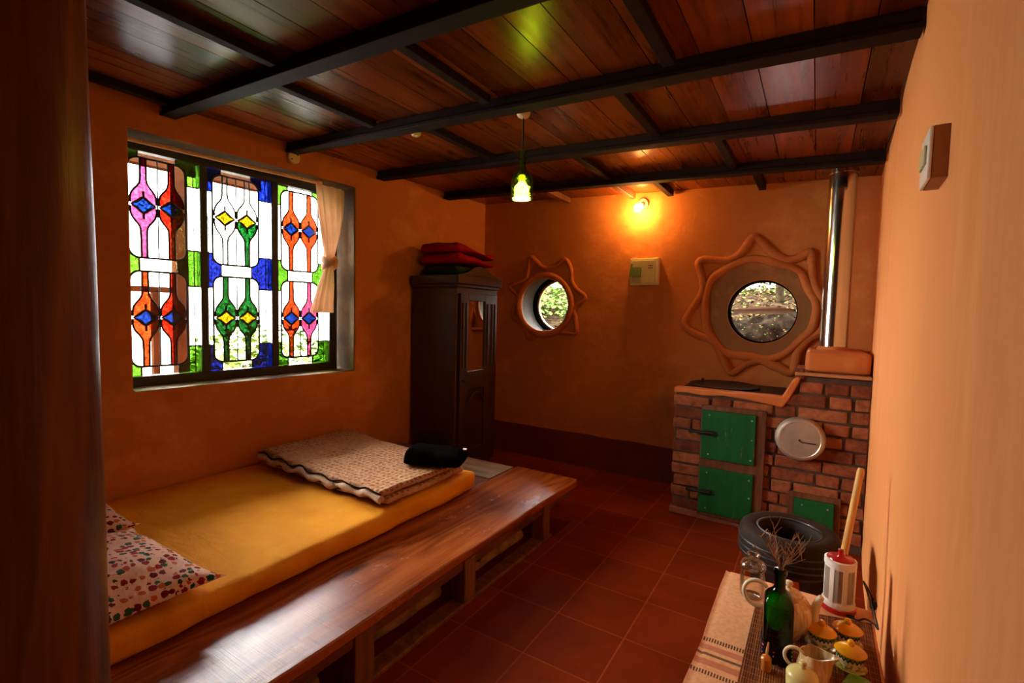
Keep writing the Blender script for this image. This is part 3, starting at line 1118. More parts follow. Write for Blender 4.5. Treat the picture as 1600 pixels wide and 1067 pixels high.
L_STAR = [(-2.224, 1.814), (-2.241, 1.703), (-2.279, 1.617), (-2.433, 1.557), (-2.347, 1.468), (-2.376, 1.389), (-2.399, 1.282), (-2.299, 1.222), (-2.256, 1.162), (-2.208, 1.076), (-2.105, 1.129), (-1.97, 1.147), (-1.811, 1.145), (-1.752, 1.156), (-1.76, 1.263), (-1.772, 1.361), (-1.677, 1.456), (-1.76, 1.526), (-1.807, 1.592), (-1.82, 1.707), (-1.877, 1.783), (-1.95, 1.736), (-2.034, 1.714), (-2.102, 1.724), (-2.163, 1.777)]


def relief(pts, r, lift, seed, y=YB):
    path = smooth_closed([(a, y - lift, b) for a, b in pts], 6)
    rad = [r * (1 + 0.25 * nz3(p, 6.0, seed)) for p in path]
    mb = MB()
    mb.tube(path, rad, 12, closed=True, up=(0, 1, 0), flat=0.85)
    return mb


def round_window(name, c, r, ring_mb, star_mb, yfr, rim, disc=None):
    fr = MB()                                    # the round timber rim that holds the glass
    fr.lathe([(r * 1.06, 0.0), (r * 1.06, 0.10), (rim, 0.10), (rim, 0.0), (r * 1.06, 0.0)], 64,
             M=Matrix.Translation((c[0], yfr, c[1])) @ Matrix.Rotation(-PI / 2, 4, 'X'), cap=False)
    w = struct(fr.build(name, MT['rim'], smooth=True))
    star_mb.build('star_moulding', MT['relief'], parent=w, angle=60)
    ring_mb.build('ring_moulding', MT['relief'], parent=w, angle=60)
    return w


w3 = round_window('window_3', RC, RR, relief(R_RING, 0.027, 0.006, 3.0), relief(R_STAR, 0.029, 0.004, 5.0), YB + 0.035, 0.213)
# stained clay disc around the opening
m = MB()
N = 64
ring_s = smooth_closed([(a, 0, b) for a, b in R_RING], 4)
vs, fs = [], []
for k in range(N):
    a = 2 * PI * k / N
    d = Vector((math.cos(a), 0, math.sin(a)))
    best = max((p for p in ring_s), key=lambda p: ((p - Vector((RC[0], 0, RC[1]))).normalized()).dot(d))
    rr = (best - Vector((RC[0], 0, RC[1]))).length
    vs += [(RC[0] + d.x * (RR + 0.004), YB - 0.005, RC[1] + d.z * (RR + 0.004)), (RC[0] + d.x * rr, YB - 0.005, RC[1] + d.z * rr),
           (RC[0] + d.x * (RR + 0.004), YB + 0.002, RC[1] + d.z * (RR + 0.004))]
for k in range(N):
    n = (k + 1) % N
    fs.append((3 * k, 3 * k + 1, 3 * n + 1, 3 * n))
    fs.append((3 * k, 3 * n, 3 * n + 2, 3 * k + 2))
m.add(vs, fs)
m.build('clay_disc', MT['disc'], parent=w3, smooth=True)
m = MB()                                          # round pane on a middle pivot, tipped nearly flat
PV = Matrix.Translation((RC[0], YB + 0.11, RC[1] + 0.008)) @ Matrix.Rotation(math.radians(-1.5), 4, 'Y') @ Matrix.Rotation(math.radians(-4.5), 4, 'X')
m.lathe([(0.0, -0.006), (0.205, -0.006), (0.209, 0.0), (0.205, 0.006), (0.0, 0.006)], 48, M=PV, cap=False)
m.build('pivot_pane', plain('pale_pink_pane', lin(226, 190, 180), 0.25, 0.04), parent=w3, angle=30)

lring = [(LC[0] + 0.265 * math.cos(2 * PI * k / 16), LC[1] + 0.262 * math.sin(2 * PI * k / 16)) for k in range(16)]
w2 = round_window('window_2', LC, LR, relief(lring, 0.030, 0.008, 7.0), relief(L_STAR, 0.021, 0.004, 9.0), YB + 0.25, 0.243)
m = MB()
m.lathe([(0.246, 0.0), (0.246, 0.03), (0.228, 0.03), (0.228, 0.0), (0.246, 0.0)], 56, M=Matrix.Translation((LC[0], YB + 0.30, LC[1])) @ Matrix.Rotation(-PI / 2, 4, 'X'), cap=False)
m.build('sash_ring', MT['rod'], parent=w2)
m = MB()
m.lathe([(0.0, 0.0), (0.230, 0.0), (0.230, 0.004), (0.0, 0.004)], 56, M=Matrix.Translation((LC[0], YB + 0.312, LC[1])) @ Matrix.Rotation(-PI / 2, 4, 'X'), cap=False)
m.build('pane', MT['glass'], parent=w2, angle=30)

# ------------------------------------------------------------------ ceiling beams and battens
BEAMS = [(0.50, 'ceiling beam nearest the camera, above the head of the bed'),
         (1.25, 'dark ceiling beam over the bed, first one in view from the camera'),
         (1.915, 'dark ceiling beam that ends above the cream ceiling rose beside the stained glass window'),
         (2.615, 'dark ceiling beam that passes just beyond the green bottle lamp'),
         (3.32, 'dark ceiling beam furthest back, nearest the star windows')]
BW = 0.075
for y1, lab in BEAMS:
    m = MB()
    y0 = y1 - BW
    xa, xb = lwx(y1) + 0.002, rwx(y1) - 0.010

    def sec(x):
        z = zc(x)
        return [Vector((x, a, b)) for a, b in ((y0 + .012, z - .002), (y0 + .010, z - .042), (y0, z - .046), (y0, z - .064), (y1, z - .064), (y1, z - .046), (y1 - .010, z - .042), (y1 - .012, z - .002))]
    m.rings([sec(xa + (xb - xa) * i / 12) for i in range(13)])
    if y1 < 1.0:
        struct(m.build('trim_1', MT['beam'], smooth=False, bevel=0.003))
        continue
    tag(m.build('ceiling_beam', MT['beam'], smooth=False, bevel=0.003), lab, 'beam')

BATTENS = [(-2.80, -1.3, 1.165, 'dark batten along the top of the left wall, before the first beam'),
           (-1.885, -1.3, 1.165, 'long dark batten running back to the first beam over the bed'),
           (-2.05, 1.26, 1.825, 'dark batten between the two beams over the bed, nearest the window'),
           (-1.31, 1.26, 1.825, 'dark batten between the two beams over the bed, left of the green reflection'),
           (-0.50, 1.26, 1.825, 'dark batten between the two nearest beams, closest to the right wall'),
           (-1.79, 1.925, 2.53, 'dark batten left of the green bottle lamp, between two beams'),
           (-0.743, 1.925, 2.53, 'dark batten right of the green bottle lamp, between two beams'),
           (-1.272, 2.625, 3.235, 'dark batten right behind the green bottle lamp, before the last beam'),
           (-0.478, 2.625, 3.235, 'dark batten before the last beam, on the right of the room'),
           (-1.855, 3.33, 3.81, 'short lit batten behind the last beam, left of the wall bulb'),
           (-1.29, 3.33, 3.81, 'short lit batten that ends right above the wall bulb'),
           (-0.993, 3.33, 3.81, 'short dark batten behind the last beam, just right of the wall bulb'),
           (-0.366, 3.33, 3.81, 'short batten behind the last beam, above the right star window')]
for x, y0, y1, lab in BATTENS:
    m = MB()
    z = zc(x)
    dp = 0.045 if y0 > 3.3 else 0.036
    m.box((x - 0.022, y0, z - dp), (x + 0.022, y1, z - 0.0005))
    o = m.build('ceiling_batten', MT['beam'] if lab.find('lit') < 0 else MT['doorframe'], smooth=False, bevel=0.003)  # battens called lit take a paler wood, the bulb's light put into their colour
    tag(o, lab, 'batten', 'battens between the ceiling beams')

# ------------------------------------------------------------------ lamps, roses, switches
# pendant made from a cut green bottle
PX, PY = -1.25, 2.047
pz = zc(PX)
pen = thing('pendant_lamp', 'lit green glass bottle lamp hanging on a black cord from the ceiling', 'lamp', (PX, PY, 0))
m = MB()
m.lathe([(0.0, pz), (0.034, pz), (0.034, pz - .008), (0.028, pz - .022), (0.014, pz - .03), (0.0, pz - .031)], 24, cap=False)
m.build('ceiling_rose', MT['cream'], parent=pen)
m = MB()
m.tube([(0, 0, pz - .03), (0.001, 0, 2.08), (0, 0, 1.99)], 0.0042, 8)
m.build('cord', MT['cord'], parent=pen)
m = MB()
prof = [(0.0165, 2.094), (0.0195, 2.092), (0.0195, 2.080), (0.016, 2.076), (0.016, 2.022), (0.022, 2.008), (0.040, 1.984), (0.051, 1.966), (0.0545, 1.945), (0.0545, 1.866), (0.0525, 1.866), (0.0525, 1.945), (0.049, 1.965), (0.038, 1.982), (0.020, 2.006), (0.014, 2.022), (0.014, 2.094), (0.0165, 2.094)]
m.lathe(prof, 40, cap=False)
m.build('bottle_shade', MT['lampglass'], parent=pen, angle=35)
m = MB()
m.lathe([(0.0, 1.992), (0.015, 1.99), (0.016, 1.962), (0.013, 1.95), (0.0, 1.95)], 16, cap=False)
m.build('bulb_holder', MT['cream'], parent=pen)
m = MB()
m.lathe([(0.0, 1.95), (0.014, 1.949), (0.022, 1.938), (0.040, 1.918), (0.046, 1.896), (0.042, 1.876), (0.026, 1.862), (0.0, 1.857)], 28, cap=False)
m.build('bulb', MT['bulb_green'], parent=pen)

# bulb in an angled holder high on the back wall
lam = thing('wall_lamp', 'bare glowing bulb in a cream angled holder high on the back wall', 'lamp', (-1.205, YB, 2.195))
m = MB()
m.lathe([(0.0, 0.0), (0.042, 0.0), (0.042, 0.012), (0.034, 0.022), (0.0, 0.022)], 28, M=Matrix.Rotation(PI / 2, 4, 'X'), cap=False)
m.build('base_plate', MT['cream'], parent=lam)
m = MB()
ax = Matrix.Translation((0, -0.015, -0.004)) @ Matrix.Rotation(math.radians(118), 4, 'X') @ Matrix.Rotation(math.radians(-6), 4, 'Y')
m.lathe([(0.0, 0.0), (0.02, 0.0), (0.02, 0.046), (0.0, 0.046)], 20, M=ax, cap=False)
m.build('holder', MT['cream'], parent=lam)
m = MB()
m.lathe([(0.0, 0.046), (0.013, 0.047), (0.016, 0.06), (0.026, 0.08), (0.030, 0.098), (0.026, 0.116), (0.013, 0.127), (0.0, 0.129)], 24, M=ax, cap=False)
m.build('bulb', MT['bulb_warm'], parent=lam)

# round rose on the left wall and a small one on the ceiling
m = MB()
Mx = LWM @ Matrix.Translation((0.0, 1.707, 2.262)) @ Matrix.Rotation(PI / 2, 4, 'Y')
ros = thing('ceiling_rose', 'round cream cable cover on the left wall beneath the end of a ceiling beam', 'cable cover', Mx.to_translation(), LW_A)
m.lathe([(0.0, 0.0), (0.040, 0.0), (0.040, 0.018), (0.036, 0.024), (0.0, 0.026)], 32, M=Matrix.Rotation(PI / 2, 4, 'Y'), cap=False)
m.build('cover', MT['cream'], parent=ros)
for dy, dz in ((0.02, 0.016), (-0.02, -0.016)):
    m = MB()
    m.lathe([(0.0, 0.024), (0.0045, 0.024), (0.0045, 0.028), (0.0, 0.028)], 10, M=Matrix.Translation((0, dy, dz)) @ Matrix.Rotation(PI / 2, 4, 'Y'), cap=False)
    m.build('screw', MT['iron'], parent=ros)
m = MB()
cz = zc(-1.956)
m.lathe([(0.0, cz), (0.028, cz), (0.028, cz - .012), (0.02, cz - .02), (0.0, cz - .021)], 24, (-1.956, 2.05, 0), cap=False)
tag(m.build('ceiling_rose', MT['cream']), 'small cream rose on the ceiling behind a beam, left of the green bottle lamp', 'cable cover')

# distribution box on the back wall
sb = thing('switchboard_box', 'cream switchboard box with a green card on the back wall under the bulb', 'switchboard', (-1.166, YB, 1.552))
m = MB()
m.box((-0.112, -0.05, 0.0), (0.112, 0.0, 0.21))
m.build('box_body', MT['cream'], parent=sb, smooth=False, bevel=0.005)
m = MB()
m.box((-0.092, -0.056, 0.018), (0.082, -0.05, 0.190))
m.build('cover', MT['creamdark'], parent=sb, smooth=False, bevel=0.002)
m = MB()
m.box((-0.045, -0.004, -0.05), (0.045, 0.0, 0.05), M=Matrix.Translation((-0.066, -0.056, 0.118)) @ Matrix.Rotation(math.radians(4), 4, 'Y') @ Matrix.Rotation(math.radians(-10), 4, 'X'))
m.build('card', MT['card'], parent=sb, smooth=False)
m = MB()
for (a, b, w, h) in ((0.030, 0.152, 0.010, 0.004), (0.044, 0.150, 0.012, 0.008), (0.060, 0.152, 0.012, 0.004), (0.032, 0.132, 0.012, 0.006), (0.046, 0.132, 0.010, 0.005), (0.058, 0.133, 0.012, 0.006)):
    m.box((a, -0.0568, b - h / 2), (a + w, -0.0559, b + h / 2))
m.build('printed_mark', MT['ink'], parent=sb, smooth=False)

# switch box on the right wall
sw = thing('switch_box', 'white switch plate on a wooden box high on the right wall', 'switch', (rwx(1.39), 1.39, 1.61), -math.atan(0.0335))
m = MB()
m.box((-0.024, -0.062, 0.0), (0.006, 0.062, 0.108))
m.build('back_box', MT['boxside'], parent=sw, smooth=False, bevel=0.002)
m = MB()
m.box((-0.031, -0.062, 0.0), (-0.024, 0.062, 0.108))
m.build('face_plate', MT['whiteplastic'], parent=sw, smooth=False, bevel=0.003)
for k in range(3):
    m = MB()
    m.box((-0.036, -0.038 + k * 0.026, 0.036), (-0.031, -0.016 + k * 0.026, 0.076))
    m.build('rocker', MT['creamdark'], parent=sw, smooth=False, bevel=0.002)

# ------------------------------------------------------------------ trunk post in the foreground
m = MB()
rings = []
for i in range(49):
    z = i / 48 * (zc(-1.12) + 0.0)
    rr = 0.130 + 0.006 * math.sin(z * 2.2 + 0.7) + 0.004 * nz3((0, 0, z), 2.5, 3.0) + (0.012 * max(0, 0.5 - z))
    ring = []
    for j in range(48):
        a = 2 * PI * j / 48
        q = rr * (1 + 0.03 * nz3((math.cos(a), math.sin(a), z * 0.5), 2.2, 1.0))
        ring.append(Vector((-1.105 + 0.01 * math.sin(z * 1.4) + q * math.cos(a), 0.205 + q * math.sin(a), z)))
    rings.append(ring)
m.rings(rings)
tag(m.build('wooden_post', MT['post'], angle=60), 'thick dark varnished tree trunk post at the left edge of the photo', 'post')

# ------------------------------------------------------------------ bed platform
PZ = 0.25
bed = thing('bed_platform', 'low wooden bed platform with a wide varnished front plank on short legs', 'bed', (0, 0, 0))
m = MB()


def plank(u, v):
    y = 0.10 + u * 2.735
    e = 0.012 * nz3((0, y, 0), 1.5, 6.0)
    xr = -1.252 + e - 0.012 * math.sin(u * PI)
    if y > 2.78:
        xr -= 0.010 * (y - 2.78) / 0.05
    return -1.715 + v * (xr + 1.715), y


m.grid(lambda u, v: (*plank(u, v), PZ), 60, 10)
m.grid(lambda u, v: (*plank(u, v), PZ - 0.042), 60, 10, flip=True)
n = 60
for side in (0.0, 1.0):
    m.grid(lambda u, v: (*plank(u, side), PZ - 0.042 * v), 60, 1, flip=side > 0.5)
for end in (0.0, 1.0):
    m.grid(lambda u, v: (*plank(end, u), PZ - 0.042 * v), 10, 1)
slab = m.build('front_plank', MT['slab'], parent=bed, angle=50)
bm = bmesh.new()
bm.from_mesh(slab.data)
bmesh.ops.remove_doubles(bm, verts=bm.verts, dist=1e-5)
bmesh.ops.recalc_face_normals(bm, faces=bm.faces)
bm.to_mesh(slab.data)
bm.free()
slab.data.set_sharp_from_angle(angle=math.radians(50))
md = slab.modifiers.new('bevel', 'BEVEL')
md.width = 0.006
md.segments = 2
md.limit_method = 'ANGLE'
m = MB()
for k in range(5):
    a = -2.76 + 0.208 * k
    m.box((a, 0.12, PZ - 0.03), (a + 0.205, 2.795, PZ - 0.004 + 0.002 * (k % 2)), tone=random.random())
m.build('deck_board', MT['bedwood'], parent=bed, smooth=False, bevel=0.003)
m = MB()
m.box((-2.755, 2.50, PZ - 0.002), (-1.722, 2.79, PZ + 0.003))
m.build('end_board', MT['worn'], parent=bed, smooth=False, bevel=0.001)
m = MB()
m.box((-1.305, 0.14, 0.165), (-1.272, 2.76, 0.206))
m.build('side_rail', MT['bedwood'], parent=bed, smooth=False, bevel=0.003)
m = MB()
m.box((-1.335, 0.14, 0.0), (-1.262, 2.50, 0.018))
m.build('floor_runner', MT['pallet'], parent=bed, smooth=False, bevel=0.003)
for yy in (0.55, 1.10, 1.70, 2.43):
    m = MB()
    rz = []
    for k in range(5):
        z = 0.018 + (0.208 - 0.018) * k / 4
        w = 0.042 + 0.006 * nz3((yy, z, 0), 12, 2)
        rz.append([Vector((-1.345, yy - w, z)), Vector((-1.262 + 0.006 * nz3((z, yy, 0), 14, 5), yy - w, z)), Vector((-1.262 + 0.006 * nz3((z, yy, 3), 14, 5), yy + w, z)), Vector((-1.345, yy + w, z))])
    m.rings(rz)
    m.build('leg', MT['pallet'], parent=bed, smooth=False, bevel=0.004)
for xx, yy in ((-2.2, 0.4), (-2.2, 1.5), (-2.2, 2.6)):
    m = MB()
    m.box((xx - 0.5, yy - 0.05, 0.0), (xx + 0.42, yy + 0.05, 0.218))
    m.build('bearer', MT['pallet'], parent=bed, smooth=False)

# logs pushed under the platform
for i, (x, y, ln, ang, r) in enumerate([(-1.41, 0.83, 0.34, 1.5, 0.034), (-1.42, 1.41, 0.46, 1.55, 0.044), (-1.40, 1.36, 0.34, 1.68, 0.03), (-1.41, 2.06, 0.56, 1.53, 0.038), (-1.38, 2.10, 0.44, 1.66, 0.026)]):
    mb = MB()
    d = Vector((math.cos(ang), math.sin(ang), 0))
    z0 = r + 0.002
    if i in (2, 4):
        z0 = 0.124 if i == 2 else 0.107
    path = [Vector((x, y, z0)) + d * ((k / 10 - 0.5) * ln) + Vector((0.012 * nz3((k * 0.3, i, 0), 1, 1), 0, (0.006 * math.sin(k) if i in (2, 4) else 0.0))) for k in range(11)]
    mb.tube(path, [r * (1 + 0.16 * nz3((k * 0.5, i, 1), 1, 2)) * 0.92 for k in range(11)], 12)
    labs = ['knotty log in the dark under the near half of the bed platform', 'thick knotty log lying under the middle of the bed platform', 'thin twisted branch on top of the log under the middle of the bed platform',
            'long knotty log under the far end of the bed platform', 'thin pale branch on top of the log under the far end of the bed platform']
    tag(mb.build('log', MT['bark'], angle=70), labs[i], 'log', 'logs stored under the bed platform')

# mattress in a yellow sheet
def slab_soft(mb, x0, x1, y0, y1, z0, z1, nx, ny, nz, r, fn=None, mi=0):
    """closed rounded block made of a bent shell"""
    pts = {}
    cx, cy, cz = (x0 + x1) / 2, (y0 + y1) / 2, (z0 + z1) / 2
    hx, hy, hz = (x1 - x0) / 2, (y1 - y0) / 2, (z1 - z0) / 2

    def P(u, v, w):
        p = Vector((u * hx, v * hy, w * hz))
        q = Vector((max(-hx + r, min(hx - r, p.x)), max(-hy + r, min(hy - r, p.y)), max(-hz + min(r, hz * .99), min(hz - min(r, hz * .99), p.z))))
        d = p - q
        if d.length > 1e-9:
            p = q + d.normalized() * min(r, max(d.length, 0)) if d.length > r else p
        p = p + Vector((cx, cy, cz))
        return fn(p, u, v, w) if fn else p

    def lin_(n):
        return [2 * i / n - 1 for i in range(n + 1)]
    us, vs_, ws = lin_(nx), lin_(ny), lin_(nz)
    o = len(mb.v)

    def gi(u, v, w):
        k = (round(u, 5), round(v, 5), round(w, 5))
        if k not in pts:
            pts[k] = len(mb.v)
            mb.v.append(tuple(P(u, v, w)))
        return pts[k]

    def face(a, b, c, d):
        mb.f.append([a, b, c, d])
        mb.mi.append(mi)
        mb.tn.append(0.5)
    for w in (-1, 1):
        for i in range(nx):
            for j in range(ny):
                face(gi(us[i], vs_[j], w), gi(us[i + 1], vs_[j], w), gi(us[i + 1], vs_[j + 1], w), gi(us[i], vs_[j + 1], w))
    for v in (-1, 1):
        for i in range(nx):
            for j in range(nz):
                face(gi(us[i], v, ws[j]), gi(us[i + 1], v, ws[j]), gi(us[i + 1], v, ws[j + 1]), gi(us[i], v, ws[j + 1]))
    for u in (-1, 1):
        for i in range(ny):
            for j in range(nz):
                face(gi(u, vs_[i], ws[j]), gi(u, vs_[i + 1], ws[j]), gi(u, vs_[i + 1], ws[j + 1]), gi(u, vs_[i], ws[j + 1]))


def mat_fn(p, u, v, w):
    q = p.copy()
    side = max(0.0, (p.x + 1.9) / 0.22)
    if w > -0.99:
        q.z += 0.006 * nz3((p.x, p.y, 0), 3.0, 1.0) + 0.003 * nz3((p.x * 2, p.y * 6, 0), 3.0, 5.0)
        if p.x < lwx(p.y) + 0.02:
            q.x = lwx(p.y) + 0.02
    q.x += min(1, side) * (0.016 * nz3((0, p.y, p.z * 2), 4.0, 8.0) + 0.006 * nz3((0, p.y, p.z), 14.0, 3.0))
    q.z += max(0, (p.y - 2.05) / 0.25) * max(0, (p.x + 1.85) / 0.15) * 0.012 * (w + 1) / 2
    if q.x < lwx(p.y) + 0.012:
        q.x = lwx(p.y) + 0.012
    return q


m = MB()
slab_soft(m, -2.90, -1.672, 0.26, 2.31, PZ + 0.004, 0.353, 60, 100, 8, 0.035, mat_fn)
tag(m.build('mattress', MT['sheet'], angle=80), 'thin mattress covered in a plain yellow sheet on the bed platform', 'mattress')

# pillows
def pillow(name, lab, cx, cy, hx, hy, h, rz, seed):
    mb = MB()

    def top(sg):
        def fn(u, v):
            a, b = 2 * u - 1, 2 * v - 1
            puff = (max(0, 1 - abs(a) ** 2.4) * max(0, 1 - abs(b) ** 2.4)) ** 0.55
            pin = 1 - 0.07 * (1 - a * a) * abs(b) ** 3
            pin2 = 1 - 0.07 * (1 - b * b) * abs(a) ** 3
            k = 0.045 if sg > 0 else 0.02
            z = 0.038 + sg * puff * (h - 0.038 if sg > 0 else 0.034) + puff * k * nz3((a, b, 0), 1.8, seed) * (1 if sg > 0 else 0)
            cr = (abs(a) * abs(b)) ** 6
            z += 0.012 * cr
            return (a * hx * pin2 * (1 + 0.05 * cr), b * hy * pin * (1 + 0.05 * cr), z)
        return fn
    mb.grid(top(1), 36, 36)
    mb.grid(top(-1), 36, 36, flip=True)
    o = mb.build(name, MT['pillow'], loc=(cx, cy, 0.352), rot=(0, 0, rz), angle=80)
    bm = bmesh.new()
    bm.from_mesh(o.data)
    bmesh.ops.remove_doubles(bm, verts=bm.verts, dist=2e-4)
    bmesh.ops.recalc_face_normals(bm, faces=bm.faces)
    bm.to_mesh(o.data)
    bm.free()
    return tag(o, lab, 'pillow', 'printed pillows at the head of the bed')


pillow('pillow', 'plump printed pillow in front, its pointed corner on the yellow sheet beside the post', -1.985, 0.565, 0.325, 0.255, 0.135, 0.03, 2.0)
pillow('pillow', 'printed pillow behind the plump one, mostly hidden by the post', -2.60, 0.60, 0.235, 0.25, 0.135, -0.05, 6.0)

# folded quilt
def bl_fn(seed, tilt):
    def fn(p, u, v, w):
        q = p.copy()
        k = (w + 1) / 2
        q.z += (0.010 * nz3((p.x, p.y, 0), 4.0, seed) + 0.004 * nz3((p.x, p.y, 0), 14.0, seed + 3))
        q.z += tilt * max(0, (-2.2 - p.x)) * 0.5 * (0.4 + 0.6 * k)
        q.y += 0.016 * nz3((p.x, 0, p.z * 3), 5.0, seed + 1) - 0.015 * (p.x + 2.2)
        q.x += 0.010 * nz3((0, p.y, 0), 6.0, seed + 2)
        return q
    return fn


quilt = thing('quilt', 'folded brown block-printed quilt lying across the far end of the yellow mattress', 'quilt', (0, 0, 0))
m = MB()
slab_soft(m, -2.805, -1.715, 1.625, 2.235, 0.366, 0.400, 60, 36, 4, 0.016, bl_fn(3.0, 0.04))
m.build('lower_fold', MT['quilt'], parent=quilt, angle=80)
m = MB()
slab_soft(m, -2.790, -1.725, 1.612, 2.25, 0.408, 0.440, 60, 36, 4, 0.015, bl_fn(5.0, 0.10))
m.build('upper_fold', MT['quilt'], parent=quilt, angle=80)
m = MB()
pts = [(-2.78 + 1.05 * i / 40, 1.616 - 0.006 + 0.012 * nz3((i * 0.3, 0, 0), 1, 4) - 0.015 * (-2.78 + 1.05 * i / 40 + 2.2), 0.404 + 0.012 * math.sin(i * 0.9) * (0.4 + 0.6 * math.sin(i * 0.31) ** 2) + 0.03 * max(0, -2.2 - (-2.78 + 1.05 * i / 40))) for i in range(41)]
m.tube([(p[0], p[1] - 0.006, p[2]) for p in pts], [0.016 + 0.005 * math.sin(i * 1.3) for i in range(41)], 8)
fl = m.build('ruffled_lining', plain('pale_quilt_lining', lin(196, 164, 136), 0.9, 0.2, 60, 0.6, 120), parent=quilt, angle=80)
fl['label'] = 'pale ruffled lining between the folds'
m = MB()
for dz, dy in ((0.026, -0.006), (-0.016, -0.004)):
    m.tube([(p[0], p[1] + dy, p[2] + dz) for p in pts], 0.0042, 6)
m.build('edge_binding', plain('dark_brown_binding', lin(46, 30, 24), 0.95, 0.1, spec=0.05), parent=quilt, angle=80)

# black knitted bundle
kb = thing('folded_garment', 'black knitted garment folded with a small white tag, on the corner of the quilt', 'garment', (-1.80, 2.08, 0.0), math.radians(24))
m = MB()


def kn_fn(p, u, v, w):
    q = p.copy()
    q.z += 0.010 * nz3((p.x, p.y, 0), 8.0, 3.0) * (w + 1) / 2 - 0.015 * u * (w + 1) / 2
    q.x += 0.014 * w * (-1 if u < 0 else 0.2) * -1
    q.y += 0.008 * nz3((p.x, 0, p.z), 9.0, 6.0)
    return q


slab_soft(m, -0.165, 0.165, -0.10, 0.10, 0.449, 0.530, 24, 16, 8, 0.034, kn_fn)
m.build('knit_body', MT['blackwool'], parent=kb, angle=80)
m = MB()
m.box((0.135, 0.060, 0.512), (0.157, 0.090, 0.5165))
m.build('tag', MT['tag'], parent=kb, smooth=False)

# ------------------------------------------------------------------ cupboard with its blankets
CX0, CX1, CY0, CY1 = -2.775, -2.318, 2.885, 3.43
cup = thing('cupboard', 'tall narrow dark wooden cupboard with a mirrored door in the back left corner', 'cupboard', (0, 0, 0))
m = MB()
m.box((CX0, CY0, 0.06), (CX1, CY1, 1.50))
m.box((CX0 + 0.02, CY0 + 0.02, 0.0), (CX1 - 0.02, CY1 - 0.02, 0.06))
m.build('carcass', MT['cup'], parent=cup, smooth=False, bevel=0.006)
m = MB()
m.box((CX0, CY0 - 0.012, 1.50), (CX1 + 0.016, CY1 + 0.012, 1.525))
m.box((CX0, CY0 - 0.026, 1.525), (CX1 + 0.034, CY1 + 0.026, 1.592))
m.build('cornice', MT['cup'], parent=cup, smooth=False, bevel=0.006)
m = MB()
ym = (CY0 + CY1) / 2
m.prism([(CY0 - 0.02, 1.592), (CY1 + 0.02, 1.592), (CY1 - 0.1, 1.615), (ym + 0.08, 1.66), (ym, 1.672), (ym - 0.08, 1.66), (CY0 + 0.1, 1.615)], lambda a, b, d: (CX1 + 0.03 - d, a, b), 0.0, 0.03)
m.build('pediment', MT['cup'], parent=cup, smooth=False, bevel=0.004)
door = MB()
dx0, dx1 = CX1, CX1 + 0.02
for (a, b, c, d) in ((2.915, 3.012, 0.14, 1.455), (3.236, 3.405, 0.14, 1.455), (3.012, 3.236, 1.40, 1.455), (3.012, 3.236, 0.70, 0.845), (3.012, 3.236, 0.14, 0.22)):
    door.box((dx0, a, c), (dx1, b, d))
door.box((dx0, 3.012, 0.22), (dx0 + 0.006, 3.236, 0.70))
dr = door.build('door', MT['cup'], parent=cup, smooth=False, bevel=0.003)
m = MB()
m.box((dx0 + 0.001, 3.012, 0.845), (dx0 + 0.008, 3.236, 1.40))
mi_ = m.build('mirror', MT['mirror'], parent=dr, smooth=False)
mi_['label'] = 'upright mirror pane'
for yy in (2.945, 2.985, 3.270, 3.330, 3.372):
    m = MB()
    m.tube([(dx1, yy, 0.88), (dx1, yy, 1.38)], 0.010, 8)
    m.build('reeding', MT['cup'], parent=dr)
m = MB()
m.tube([(dx1 + 0.002, 3.02 + 0.21 * i / 12, 0.60 + 0.07 * math.sin(PI * i / 12)) for i in range(13)], 0.008, 8)
m.build('arched_moulding', MT['cup'], parent=dr)
m = MB()
m.lathe([(0.0, 0.0), (0.008, 0.0), (0.006, 0.014), (0.012, 0.024), (0.0, 0.03)], 14, M=Matrix.Translation((dx1, 2.945, 0.78)) @ Matrix.Rotation(PI / 2, 4, 'Y'), cap=False)
m.build('knob', MT['iron'], parent=dr)

def fold_fn(seed, slope):
    def fn(p, u, v, w):
        q = p.copy()
        q.z += 0.012 * nz3((p.x, p.y, 0), 6.0, seed) - slope * (p.y - 2.92) * (w + 1) / 2
        q.y += 0.014 * nz3((p.x, 0, p.z * 2), 7.0, seed)
        q.x += 0.012 * nz3((0, p.y, p.z * 2), 7.0, seed + 2)
        return q
    return fn


m = MB()
slab_soft(m, -2.725, -2.365, 2.93, 3.36, 1.606, 1.672, 20, 24, 5, 0.03, fold_fn(2.0, 0.02))
tag(m.build('folded_cloth', MT['greencloth'], angle=80), 'dark green folded cloth under the red blanket on top of the cupboard', 'cloth')
rb = thing('folded_blanket', 'thick red wool blanket folded on top of the dark cupboard', 'blanket', (0, 0, 0))
m = MB()
slab_soft(m, -2.74, -2.33, 2.915, 3.42, 1.690, 1.770, 22, 26, 6, 0.038, fold_fn(4.0, 0.10))
m.build('lower_fold', MT['redwool'], parent=rb, angle=80)
m = MB()
slab_soft(m, -2.735, -2.34, 2.925, 3.43, 1.778, 1.860, 22, 26, 6, 0.038, fold_fn(7.0, 0.20))
m.build('upper_fold', MT['redwool'], parent=rb, angle=80)

# ------------------------------------------------------------------ brick stove
FY = 3.27
SX0, SX1 = -0.778, 0.270
stove = thing('brick_stove', 'low stove of rough red bricks with green doors against the back wall', 'stove', (0, 0, 0))
m = MB()


def top_at(x):
    if x < -0.155:
        return 0.838
    if x < -0.085:
        return 0.838 + (x + 0.155) / 0.07 * 0.125
    return 0.985


